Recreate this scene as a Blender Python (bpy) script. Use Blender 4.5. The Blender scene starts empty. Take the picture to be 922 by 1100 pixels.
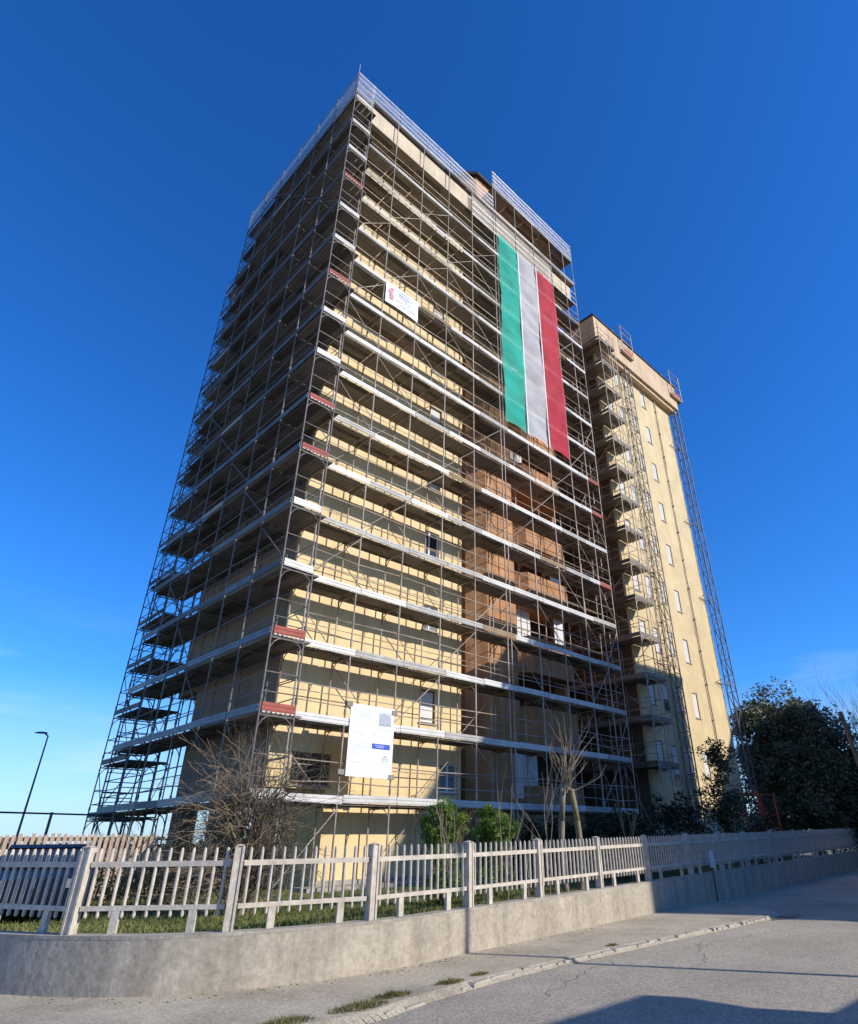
import bpy, math, random
from mathutils import Vector, Matrix
random.seed(7)
R = math.radians
S = bpy.context.scene
COL = S.collection
CAM = Vector((-7.585, -15.258, 0.874))

# ------------------------------------------------------------------ helpers
class MB:
    """collects faces, builds ONE mesh object"""
    def __init__(s): s.v = []; s.f = []; s.m = []
    def face(s, pts, mi=0):
        b = len(s.v); s.v += [tuple(p) for p in pts]; s.f.append(tuple(range(b, b+len(pts)))); s.m.append(mi)
    def box(s, a, b, mi=0):
        x0, y0, z0 = a; x1, y1, z1 = b
        n = len(s.v)
        s.v += [(x0,y0,z0),(x1,y0,z0),(x1,y1,z0),(x0,y1,z0),(x0,y0,z1),(x1,y0,z1),(x1,y1,z1),(x0,y1,z1)]
        for q in ((0,3,2,1),(4,5,6,7),(0,1,5,4),(1,2,6,5),(2,3,7,6),(3,0,4,7)):
            s.f.append(tuple(n+i for i in q)); s.m.append(mi)
    def obox(s, o, ux, uy, uz, mi=0):
        """box from corner o along three vectors"""
        n = len(s.v); o = Vector(o); ux = Vector(ux); uy = Vector(uy); uz = Vector(uz)
        for w in (0, 1):
            for (a, b) in ((0,0),(1,0),(1,1),(0,1)):
                s.v.append(tuple(o+ux*a+uy*b+uz*w))
        for q in ((0,3,2,1),(4,5,6,7),(0,1,5,4),(1,2,6,5),(2,3,7,6),(3,0,4,7)):
            s.f.append(tuple(n+i for i in q)); s.m.append(mi)
    def tube(s, p, q, r, r2=None, n=6, mi=0, caps=True):
        p = Vector(p); q = Vector(q); d = q-p
        if d.length < 1e-6: return
        r2 = r if r2 is None else r2
        d.normalize(); a = d.orthogonal().normalized(); b = d.cross(a)
        k = len(s.v)
        for c, rr in ((p, r), (q, r2)):
            for i in range(n):
                t = 2*math.pi*i/n
                s.v.append(tuple(c+a*(rr*math.cos(t))+b*(rr*math.sin(t))))
        for i in range(n):
            j = (i+1) % n
            s.f.append((k+i, k+j, k+n+j, k+n+i)); s.m.append(mi)
        if caps:
            s.f.append(tuple(k+i for i in reversed(range(n)))); s.m.append(mi)
            s.f.append(tuple(k+n+i for i in range(n))); s.m.append(mi)
    def path(s, pts, r0, r1=None, n=5):
        r1 = r0 if r1 is None else r1
        m = len(pts)-1
        for i in range(m):
            s.tube(pts[i], pts[i+1], r0+(r1-r0)*i/m, r0+(r1-r0)*(i+1)/m, n, caps=(i == m-1))
    def prism(s, poly, z0, z1, mi=0):
        n = len(poly); k = len(s.v)
        s.v += [(x, y, z0) for x, y in poly]+[(x, y, z1) for x, y in poly]
        for i in range(n):
            j = (i+1) % n; s.f.append((k+i, k+j, k+n+j, k+n+i)); s.m.append(mi)
        s.f.append(tuple(k+i for i in reversed(range(n)))); s.m.append(mi)
        s.f.append(tuple(k+n+i for i in range(n))); s.m.append(mi)
    def add(s, o):
        k = len(s.v); s.v += o.v; s.f += [tuple(i+k for i in f) for f in o.f]; s.m += o.m
    def build(s, name, mat, parent=None, smooth=False):
        me = bpy.data.meshes.new(name); me.from_pydata(s.v, [], s.f)
        mats = mat if isinstance(mat, (list, tuple)) else [mat]
        for m in mats: me.materials.append(m)
        if len(mats) > 1: me.polygons.foreach_set('material_index', s.m)
        if smooth: me.polygons.foreach_set('use_smooth', [True]*len(me.polygons))
        me.update()
        o = bpy.data.objects.new(name, me); COL.objects.link(o)
        if parent:
            o.parent = parent
            o.matrix_parent_inverse = Matrix.Translation(-parent.location) if parent.type == 'EMPTY' else Matrix()
        return o

def tag(o, label=None, cat=None, group=None, kind=None):
    if label: o['label'] = label
    if cat: o['category'] = cat
    if group: o['group'] = group
    if kind: o['kind'] = kind
    return o

def thing(name, label, cat, loc=(0,0,0), group=None):
    o = bpy.data.objects.new(name, None); o.location = loc; o.empty_display_size = .2
    COL.objects.link(o); return tag(o, label, cat, group)

def many(name, items, mat, parent, cap=96):
    """items: list of (MB, centre). nearest `cap` become parts, the rest one stuff part"""
    items = sorted(items, key=lambda t: (Vector(t[1])-CAM).length)
    for mb, _ in items[:cap]: mb.build(name, mat, parent)
    if len(items) > cap:
        r = MB()
        for mb, _ in items[cap:]: r.add(mb)
        r.build(name, mat, parent)['kind'] = 'stuff'

def copy_tree(o, parent=None):
    c = o.copy(); COL.objects.link(c)
    if parent: c.parent = parent; c.matrix_parent_inverse = o.matrix_parent_inverse.copy()
    for ch in list(o.children): copy_tree(ch, c)
    return c

# ------------------------------------------------------------------ materials
def mat(name, base, rough=.7, metal=0., var=.0, scale=4., col2=None, bump=0., bscale=30., detail=6., stretch=None, spec=.3, trans=0., streak=0., fine=0.):
    m = bpy.data.materials.new(name); m.use_nodes = True
    nt = m.node_tree; N = nt.nodes; L = nt.links
    b = N['Principled BSDF']
    b.inputs['Roughness'].default_value = rough; b.inputs['Metallic'].default_value = metal
    b.inputs['Specular IOR Level'].default_value = spec
    b.inputs['Base Color'].default_value = (*base, 1)
    tc = N.new('ShaderNodeTexCoord')
    src = tc.outputs['Object']
    if stretch:
        mp = N.new('ShaderNodeMapping'); mp.inputs['Scale'].default_value = stretch
        L.new(src, mp.inputs[0]); src = mp.outputs[0]
    if var > 0 or col2:
        n = N.new('ShaderNodeTexNoise'); n.inputs['Scale'].default_value = scale; n.inputs['Detail'].default_value = detail
        n.inputs['Roughness'].default_value = .65
        L.new(src, n.inputs['Vector'])
        cr = N.new('ShaderNodeValToRGB')
        c2 = col2 or tuple(min(1, c*(1+var)) for c in base)
        c1 = base if col2 else tuple(c*(1-var) for c in base)
        cr.color_ramp.elements[0].position = .32; cr.color_ramp.elements[1].position = .68
        cr.color_ramp.elements[0].color = (*c1, 1); cr.color_ramp.elements[1].color = (*c2, 1)
        L.new(n.outputs['Fac'], cr.inputs[0]); colo = cr.outputs[0]
        for amt, sc, st in ((streak, 1., (2.2, 2.2, .16)), (fine, 14., (1, 1, 1))):
            if amt <= 0: continue
            mp2 = N.new('ShaderNodeMapping'); mp2.inputs['Scale'].default_value = st; L.new(tc.outputs['Object'], mp2.inputs[0])
            n3 = N.new('ShaderNodeTexNoise'); n3.inputs['Scale'].default_value = sc; n3.inputs['Detail'].default_value = 8; n3.inputs['Roughness'].default_value = .7
            L.new(mp2.outputs[0], n3.inputs['Vector'])
            mr = N.new('ShaderNodeMapRange'); mr.inputs[1].default_value = .36; mr.inputs[2].default_value = .6; mr.inputs[3].default_value = 1-amt; mr.inputs[4].default_value = 1
            L.new(n3.outputs['Fac'], mr.inputs[0])
            mu = N.new('ShaderNodeMix'); mu.data_type = 'RGBA'; mu.blend_type = 'MULTIPLY'; mu.inputs[0].default_value = 1
            L.new(colo, mu.inputs[6]); L.new(mr.outputs[0], mu.inputs[7]); colo = mu.outputs[2]
        L.new(colo, b.inputs['Base Color'])
    if bump > 0:
        n2 = N.new('ShaderNodeTexNoise'); n2.inputs['Scale'].default_value = bscale; n2.inputs['Detail'].default_value = 5
        L.new(src, n2.inputs['Vector'])
        bp = N.new('ShaderNodeBump'); bp.inputs['Strength'].default_value = bump; bp.inputs['Distance'].default_value = .02
        L.new(n2.outputs['Fac'], bp.inputs['Height']); L.new(bp.outputs[0], b.inputs['Normal'])
    if trans > 0:
        tr = N.new('ShaderNodeBsdfTransparent'); mx = N.new('ShaderNodeMixShader'); mx.inputs[0].default_value = trans
        out = N['Material Output']
        L.new(b.outputs[0], mx.inputs[1]); L.new(tr.outputs[0], mx.inputs[2]); L.new(mx.outputs[0], out.inputs[0])
    return m

def leaf_mat(name, c1, c2, scale=1.5, transl=.25, rough=.5):
    m = bpy.data.materials.new(name); m.use_nodes = True
    nt = m.node_tree; N = nt.nodes; L = nt.links; b = N['Principled BSDF']
    b.inputs['Roughness'].default_value = rough; b.inputs['Specular IOR Level'].default_value = .45
    tc = N.new('ShaderNodeTexCoord'); n = N.new('ShaderNodeTexNoise'); n.inputs['Scale'].default_value = scale; n.inputs['Detail'].default_value = 8
    L.new(tc.outputs['Object'], n.inputs[0])
    cr = N.new('ShaderNodeValToRGB'); cr.color_ramp.elements[0].position = .35; cr.color_ramp.elements[1].position = .65
    cr.color_ramp.elements[0].color = (*c1, 1); cr.color_ramp.elements[1].color = (*c2, 1)
    L.new(n.outputs[0], cr.inputs[0]); L.new(cr.outputs[0], b.inputs['Base Color'])
    t = N.new('ShaderNodeBsdfTranslucent'); L.new(cr.outputs[0], t.inputs[0])
    mx = N.new('ShaderNodeMixShader'); mx.inputs[0].default_value = transl
    L.new(b.outputs[0], mx.inputs[1]); L.new(t.outputs[0], mx.inputs[2]); L.new(mx.outputs[0], N['Material Output'].inputs[0])
    return m

def net_mat(name, col, alpha, scale):
    """woven netting: a grid of threads, see-through between"""
    m = bpy.data.materials.new(name); m.use_nodes = True
    nt = m.node_tree; N = nt.nodes; L = nt.links; b = N['Principled BSDF']
    b.inputs['Base Color'].default_value = (*col, 1); b.inputs['Roughness'].default_value = .7
    tl = N.new('ShaderNodeBsdfTranslucent'); tl.inputs[0].default_value = (*col, 1)
    m0 = N.new('ShaderNodeMixShader'); m0.inputs[0].default_value = .35
    L.new(b.outputs[0], m0.inputs[1]); L.new(tl.outputs[0], m0.inputs[2])
    tc = N.new('ShaderNodeTexCoord'); n = N.new('ShaderNodeTexNoise'); n.inputs['Scale'].default_value = scale; n.inputs['Detail'].default_value = 3
    L.new(tc.outputs['Object'], n.inputs[0])
    mr = N.new('ShaderNodeMapRange'); mr.inputs[1].default_value = .3; mr.inputs[2].default_value = .7
    mr.inputs[3].default_value = max(0, alpha-.12); mr.inputs[4].default_value = min(1, alpha+.12)
    L.new(n.outputs[0], mr.inputs[0])
    tr = N.new('ShaderNodeBsdfTransparent'); mx = N.new('ShaderNodeMixShader')
    L.new(mr.outputs[0], mx.inputs[0]); L.new(tr.outputs[0], mx.inputs[1]); L.new(m0.outputs[0], mx.inputs[2])
    L.new(mx.outputs[0], N['Material Output'].inputs[0])
    return m

M = {}
M['yellow'] = mat('yellow_render', (.87,.66,.355), .9, var=.0, scale=.6, col2=(.79,.585,.30), streak=.16, fine=.08, bump=.15, bscale=40)
M['yellow2'] = mat('yellow_render_patched', (.78,.61,.335), .9, scale=.7, col2=(.60,.465,.265), bump=.15, bscale=30, detail=12, streak=.07, fine=.1)
M['yshade'] = mat('shaded_yellow_render', (.31,.225,.15), .9, var=.15, scale=.8, bump=.1, streak=.2)  # yellow render of the left face, its shade put into the colour
M['brown'] = mat('shaded_recess_render', (.085,.038,.022), .9, var=.2, scale=.8)  # recess lies in shadow; that shade is mixed into this brown
M['tshade'] = mat('shaded_tower_render', (.15,.095,.055), .9, var=.2, scale=.8)  # left wall of the plain tower, shade painted into its colour
M['orange'] = mat('orange_render', (.52,.265,.12), .85, var=.15, scale=.9, bump=.1, streak=.3)
M['cornice'] = mat('cream_cornice', (.64,.46,.29), .85, var=.1, scale=.9, streak=.2)
M['cornice2'] = mat('pale_cornice', (.66,.53,.37), .85, var=.1, scale=1.2, streak=.2)
M['roof'] = mat('dark_roof', (.05,.045,.045), .8, var=.2)
M['glass'] = mat('dark_glass', (.03,.035,.04), .12, spec=.6)
M['greyglass'] = mat('grey_glass', (.22,.23,.23), .2, spec=.6)
M['white'] = mat('white_shutter', (.68,.655,.62), .6, var=.04, scale=3)
M['frame'] = mat('brown_window_reveal', (.16,.10,.06), .7)
M['wframe'] = mat('white_window_frame', (.75,.73,.70), .5)
M['steel'] = mat('weathered_steel_tube', (.54,.46,.37), .55, .25, scale=1.3, col2=(.26,.18,.13), detail=8)
M['lsteel'] = mat('dull_shaded_tube', (.26,.235,.21), .55, .2, scale=1.3, col2=(.13,.105,.09), detail=8)  # left scaffold tubes with shade in the colour; the slim mast shares it
M['galv'] = mat('galvanised_steel', (.50,.49,.47), .45, .45, scale=1.1, col2=(.38,.36,.33), detail=8)
M['dsteel'] = mat('dark_steel_tube', (.12,.115,.12), .6, .3, var=.25, scale=2)
M['deck'] = mat('galvanised_deck', (.31,.265,.22), .6, .15, scale=1.6, col2=(.19,.16,.13), detail=8)
M['ddeck'] = mat('shaded_galvanised_deck', (.23,.205,.18), .65, .08, scale=1.6, col2=(.14,.12,.10), detail=8)  # deck colour darkened to stand for shade on left and rear scaffolds
M['toe'] = mat('galvanised_toe_board', (.70,.68,.64), .5, .06, scale=1.1, col2=(.50,.475,.43), detail=10)
M['toes'] = mat('shaded_toe_board', (.25,.265,.27), .5, .15, scale=1.4, col2=(.15,.155,.16), detail=8)  # toe board copy with the bluish shade of the left face painted in
M['deck2'] = mat('stained_deck', (.17,.135,.10), .75, .05, scale=2., col2=(.10,.08,.06), detail=8)
M['ddeck2'] = mat('shaded_stained_deck', (.12,.10,.085), .75, .05, scale=2., col2=(.07,.06,.05), detail=8)  # stained planks, tone lowered further to paint in the shade
M['toe2'] = mat('dull_toe_board', (.50,.48,.44), .6, .05, scale=2., col2=(.33,.31,.28), detail=8)
M['toe3'] = mat('wooden_toe_board', (.40,.29,.18), .85, scale=2., col2=(.28,.20,.12), detail=8)
M['toes2'] = mat('dull_shaded_toe_board', (.17,.175,.175), .6, .05, scale=2., col2=(.11,.11,.105), detail=8)  # dull boards with left-face shade added to the tone
DM = {'galvanised_deck': [M['deck'], M['deck2']], 'shaded_galvanised_deck': [M['ddeck'], M['ddeck2']]}
TM = {'galvanised_toe_board': [M['toe'], M['toe2'], M['toe3']], 'shaded_toe_board': [M['toes'], M['toes2'], M['toe2']],
      'galvanised_deck': [M['deck'], M['deck2'], M['deck']], 'shaded_galvanised_deck': [M['ddeck'], M['ddeck2'], M['ddeck']]}
M['red'] = mat('faded_red_board', (.42,.105,.075), .7, scale=2., col2=(.30,.08,.06))
M['redp'] = mat('red_paint', (.48,.06,.03), .5, var=.15)
M['net'] = net_mat('white_guard_net', (.72,.74,.78), .27, 2.5)
M['gnet'] = net_mat('grey_debris_net', (.50,.46,.40), .72, 2.)
M['fgreen'] = net_mat('green_mesh_cloth', (.005,.66,.48), .68, 1.)
M['fwhite'] = net_mat('white_mesh_cloth', (.78,.755,.76), .72, 1.)
M['fred'] = net_mat('red_mesh_cloth', (.72,.02,.055), .73, 1.)
M['board'] = mat('white_sign_board', (.80,.82,.86), .45, var=.02)
M['ink'] = mat('grey_print', (.40,.43,.48), .7)
M['ink2'] = mat('pale_print', (.58,.60,.64), .7)
M['blue'] = mat('blue_print', (.03,.10,.50), .6)
M['pink'] = mat('faded_red_print', (.70,.30,.33), .7, var=.3, scale=9)
M['lilac'] = mat('lilac_print', (.62,.58,.70), .7)
M['concrete'] = mat('old_concrete_wall', (.56,.49,.385), .92, scale=4.5, col2=(.42,.365,.285), bump=.6, bscale=9, detail=14, streak=.28, fine=.25)
M['coping'] = mat('concrete_coping', (.48,.43,.35), .9, scale=3, col2=(.32,.285,.235), bump=.4, detail=12, fine=.25)
M['fence'] = mat('precast_fence_concrete', (.70,.625,.51), .88, scale=5, col2=(.48,.425,.345), bump=.3, bscale=40, detail=12, fine=.22)
M['asphalt'] = None
M['wood'] = mat('grey_wood_pole', (.20,.155,.11), .85, var=.3, scale=3, stretch=(6,6,.6))
M['bark'] = mat('pale_bark', (.30,.24,.17), .9, scale=5, col2=(.20,.16,.11), bump=.4)
M['bark2'] = mat('brown_twigs', (.25,.19,.12), .9, scale=3, col2=(.14,.10,.065))
M['bark3'] = mat('mossy_bark', (.20,.17,.075), .9, scale=6, col2=(.27,.22,.14), bump=.4)
M['gtwig'] = mat('grey_twigs', (.20,.17,.13), .9, var=.25)
M['leafd'] = leaf_mat('dark_evergreen_leaf', (.065,.075,.034), (.23,.225,.115), 1.1, .15, .42)
M['leafm'] = leaf_mat('glossy_dark_leaf', (.02,.03,.012), (.08,.085,.03), 1.6, .12, .4)
M['leafg'] = leaf_mat('bright_shrub_leaf', (.085,.17,.018), (.22,.33,.04), 3., .35)
M['leafh'] = leaf_mat('hedge_leaf', (.010,.018,.007), (.04,.055,.02), 1.5, .12)
M['ivy'] = leaf_mat('ivy_leaf', (.012,.020,.008), (.05,.055,.02), 2., .15)
M['grass'] = leaf_mat('lawn_blade', (.13,.16,.04), (.27,.27,.085), .8, .3, .7)
M['tuft'] = leaf_mat('dry_tuft_blade', (.10,.115,.03), (.26,.23,.09), 2.5, .25, .8)
M['black'] = mat('black_rubber', (.012,.012,.012), .8)
M['carblue'] = mat('dark_blue_car_paint', (.006,.010,.020), .4, .1, spec=.4)
M['rim'] = mat('alloy_rim', (.45,.45,.46), .35, .8)
M['lampw'] = mat('lamp_lens', (.6,.6,.55), .3)
M['tailr'] = mat('tail_lamp_red', (.35,.01,.01), .3)
M['terra'] = mat('cane_picket', (.56,.42,.31), .85, scale=4, col2=(.42,.29,.20))
M['lampg'] = mat('lamp_post_grey', (.10,.12,.15), .5, .5)
M['hwall'] = mat('house_render', (.55,.45,.36), .9, var=.1, scale=.8)
M['tile'] = mat('clay_roof_tile', (.32,.13,.07), .85, scale=5, col2=(.22,.09,.05))
M['stone'] = mat('kerb_stone', (.46,.41,.33), .9, scale=4, col2=(.31,.275,.225), bump=.5, bscale=25)

def ground_mat(name, c1, c2, c3, sc_big, sc_fine, bump, finev=.35):
    m = bpy.data.materials.new(name); m.use_nodes = True
    nt = m.node_tree; N = nt.nodes; L = nt.links; b = N['Principled BSDF']
    b.inputs['Roughness'].default_value = .93; b.inputs['Specular IOR Level'].default_value = .2
    tc = N.new('ShaderNodeTexCoord')
    n1 = N.new('ShaderNodeTexNoise'); n1.inputs['Scale'].default_value = sc_big; n1.inputs['Detail'].default_value = 10; n1.inputs['Roughness'].default_value = .68
    n2 = N.new('ShaderNodeTexNoise'); n2.inputs['Scale'].default_value = sc_fine; n2.inputs['Detail'].default_value = 4
    v = N.new('ShaderNodeTexVoronoi'); v.inputs['Scale'].default_value = sc_fine*1.2
    for n in (n1, n2, v): L.new(tc.outputs['Object'], n.inputs['Vector'])
    cr = N.new('ShaderNodeValToRGB'); e = cr.color_ramp.elements
    e[0].position = .33; e[0].color = (*c1, 1); e[1].position = .7; e[1].color = (*c2, 1)
    x = cr.color_ramp.elements.new(.5); x.color = (*c3, 1)
    L.new(n1.outputs[0], cr.inputs[0])
    mr = N.new('ShaderNodeMapRange'); mr.inputs[1].default_value = .25; mr.inputs[2].default_value = .75
    mr.inputs[3].default_value = 1-finev; mr.inputs[4].default_value = 1+finev
    sp = N.new('ShaderNodeSeparateColor'); L.new(v.outputs['Color'], sp.inputs[0])
    av = N.new('ShaderNodeMath'); av.operation = 'MULTIPLY_ADD'; av.inputs[1].default_value = .55; L.new(sp.outputs[0], av.inputs[0])
    hf = N.new('ShaderNodeMath'); hf.operation = 'MULTIPLY'; hf.inputs[1].default_value = .5; L.new(n2.outputs[0], hf.inputs[0]); L.new(hf.outputs[0], av.inputs[2])
    L.new(av.outputs[0], mr.inputs[0])
    mu = N.new('ShaderNodeMix'); mu.data_type = 'RGBA'; mu.blend_type = 'MULTIPLY'; mu.inputs[0].default_value = 1
    L.new(cr.outputs[0], mu.inputs[6]); L.new(mr.outputs[0], mu.inputs[7]); L.new(mu.outputs[2], b.inputs['Base Color'])
    bp = N.new('ShaderNodeBump'); bp.inputs['Strength'].default_value = bump; bp.inputs['Distance'].default_value = .015
    L.new(v.outputs['Distance'], bp.inputs['Height']); L.new(bp.outputs[0], b.inputs['Normal'])
    return m
M['asphalt'] = ground_mat('old_asphalt', (.295,.26,.20), (.455,.40,.31), (.375,.33,.255), .3, 48, .05, .34)
M['pave'] = ground_mat('worn_pavement', (.315,.27,.195), (.50,.43,.315), (.42,.36,.265), .9, 40, .06, .22)
M['soil'] = ground_mat('lawn_soil', (.085,.10,.03), (.17,.17,.06), (.12,.135,.04), 1.2, 30, .4)
M['crack'] = mat('crack_dirt', (.10,.09,.075), .95)
M['stain'] = mat('rusty_stain', (.26,.185,.14), .9, var=.35, scale=3)
M['earth'] = ground_mat('far_ground', (.12,.12,.07), (.20,.18,.11), (.16,.15,.09), .05, 3, .3)

# ------------------------------------------------------------------ camera, light, sky
def setup():
    cd = bpy.data.cameras.new('camera'); co = bpy.data.objects.new('camera', cd); COL.objects.link(co)
    yaw, tilt, roll = 0.7928, 0.5062, -0.0098
    f = Vector((math.sin(yaw)*math.cos(tilt), math.cos(yaw)*math.cos(tilt), math.sin(tilt)))
    r = Vector((math.cos(yaw), -math.sin(yaw), 0)); u = r.cross(f)
    c, s = math.cos(roll), math.sin(roll)
    r, u = c*r+s*u, -s*r+c*u
    m = Matrix((r, u, -f)).transposed().to_4x4(); m.translation = CAM
    co.matrix_world = m
    cd.sensor_fit = 'HORIZONTAL'; cd.sensor_width = 36; cd.lens = 36*659.3/922
    cd.shift_x = -(511.94-461)/922; cd.shift_y = (537.69-550)/922
    cd.clip_start = .1; cd.clip_end = 5000
    S.camera = co
    az = (.44, -.90); el = R(28.5)
    d = Vector((az[0], az[1], 0)).normalized()*math.cos(el)+Vector((0, 0, math.sin(el)))
    ld = bpy.data.lights.new('sun', 'SUN'); ld.energy = 5.0; ld.angle = R(.53); ld.color = (1, .94, .84)
    lo = bpy.data.objects.new('sun', ld); COL.objects.link(lo); lo.location = (0, -10, 60)
    lo.rotation_euler = d.to_track_quat('Z', 'Y').to_euler()
    w = bpy.data.worlds.new('World'); S.world = w; w.use_nodes = True
    nt = w.node_tree; N = nt.nodes; L = nt.links; bg = N['Background']
    sk = N.new('ShaderNodeTexSky'); sk.sky_type = 'NISHITA'; sk.sun_disc = False
    sk.sun_elevation = el; sk.sun_rotation = math.atan2(d.x, d.y)
    sk.air_density = 1.0; sk.dust_density = .2; sk.ozone_density = 4.5; sk.altitude = 50
    hs = N.new('ShaderNodeHueSaturation'); hs.inputs['Saturation'].default_value = 1.22; hs.inputs['Value'].default_value = 1.0
    L.new(sk.outputs[0], hs.inputs['Color'])
    tn = N.new('ShaderNodeMix'); tn.data_type = 'RGBA'; tn.blend_type = 'MULTIPLY'; tn.inputs[0].default_value = 1
    tn.inputs[7].default_value = (.64, 1.12, 1.62, 1); L.new(hs.outputs[0], tn.inputs[6])
    # thin wisps of cloud low over the horizon
    tc = N.new('ShaderNodeTexCoord'); sx = N.new('ShaderNodeSeparateXYZ'); L.new(tc.outputs['Generated'], sx.inputs[0])
    mp = N.new('ShaderNodeMapping'); mp.inputs['Scale'].default_value = (3, 3, 14); L.new(tc.outputs['Generated'], mp.inputs[0])
    n = N.new('ShaderNodeTexNoise'); n.inputs['Scale'].default_value = 1.6; n.inputs['Detail'].default_value = 7; L.new(mp.outputs[0], n.inputs[0])
    cr = N.new('ShaderNodeValToRGB'); cr.color_ramp.elements[0].position = .55; cr.color_ramp.elements[1].position = .80
    L.new(n.outputs[0], cr.inputs[0])
    mr = N.new('ShaderNodeMapRange'); mr.inputs[1].default_value = .30; mr.inputs[2].default_value = .06; mr.inputs[3].default_value = 0; mr.inputs[4].default_value = .5
    L.new(sx.outputs[2], mr.inputs[0])
    mu = N.new('ShaderNodeMath'); mu.operation = 'MULTIPLY'; L.new(cr.outputs[0], mu.inputs[0]); L.new(mr.outputs[0], mu.inputs[1])
    mx = N.new('ShaderNodeMix'); mx.data_type = 'RGBA'; mx.inputs[7].default_value = (6.0, 7.2, 8.2, 1)
    L.new(mu.outputs[0], mx.inputs[0]); hz = N.new('ShaderNodeMapRange'); hz.inputs[1].default_value = .2; hz.inputs[2].default_value = .0; hz.inputs[3].default_value = 0; hz.inputs[4].default_value = .72
    L.new(sx.outputs[2], hz.inputs[0])
    hm = N.new('ShaderNodeMix'); hm.data_type = 'RGBA'; hm.inputs[7].default_value = (4.6, 5.7, 7.2, 1)
    L.new(hz.outputs[0], hm.inputs[0]); L.new(tn.outputs[2], hm.inputs[6])
    L.new(hm.outputs[2], mx.inputs[6])
    L.new(mx.outputs[2], bg.inputs[0]); bg.inputs[1].default_value = .135
    S.view_settings.view_transform = 'Standard'; S.view_settings.look = 'None'; S.view_settings.exposure = 0
    S.cycles.max_bounces = 6; S.cycles.transparent_max_bounces = 12
    S.cycles.use_denoising = True
setup()

# ------------------------------------------------------------------ ground, road, wall curve
KP = [(-6.3,1.5),(-6.0,-.5),(-5.55,-2.4),(-4.95,-4.31),(-3.82,-5.79),(-2.33,-6.45),(-.58,-6.62),(1.0,-6.43),(5.25,-5.9),(12.7,-4.93),(21.66,-3.78),(34,-2.2),(46,-.65)]
def catmull(K, n=14):
    out = []
    K = [Vector(k) for k in K]
    for i in range(len(K)-1):
        p0 = K[max(i-1, 0)]; p1 = K[i]; p2 = K[i+1]; p3 = K[min(i+2, len(K)-1)]
        for j in range(n):
            t = j/n
            out.append(.5*((2*p1)+(p2-p0)*t+(2*p0-5*p1+4*p2-p3)*t*t+(3*p1-p0-3*p2+p3)*t**3))
    out.append(K[-1]); return out
WALL = catmull(KP)
def offset(C, d):
    o = []
    for i, c in enumerate(C):
        t = (C[min(i+1, len(C)-1)]-C[max(i-1, 0)]).normalized()
        o.append(c+Vector((-t.y, t.x))*d)
    return o
def wtop(x): return -.13+.007*max(0, x)
ROADZ = -.80; PAVZ = -.735; LAWNZ = -.26

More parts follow.
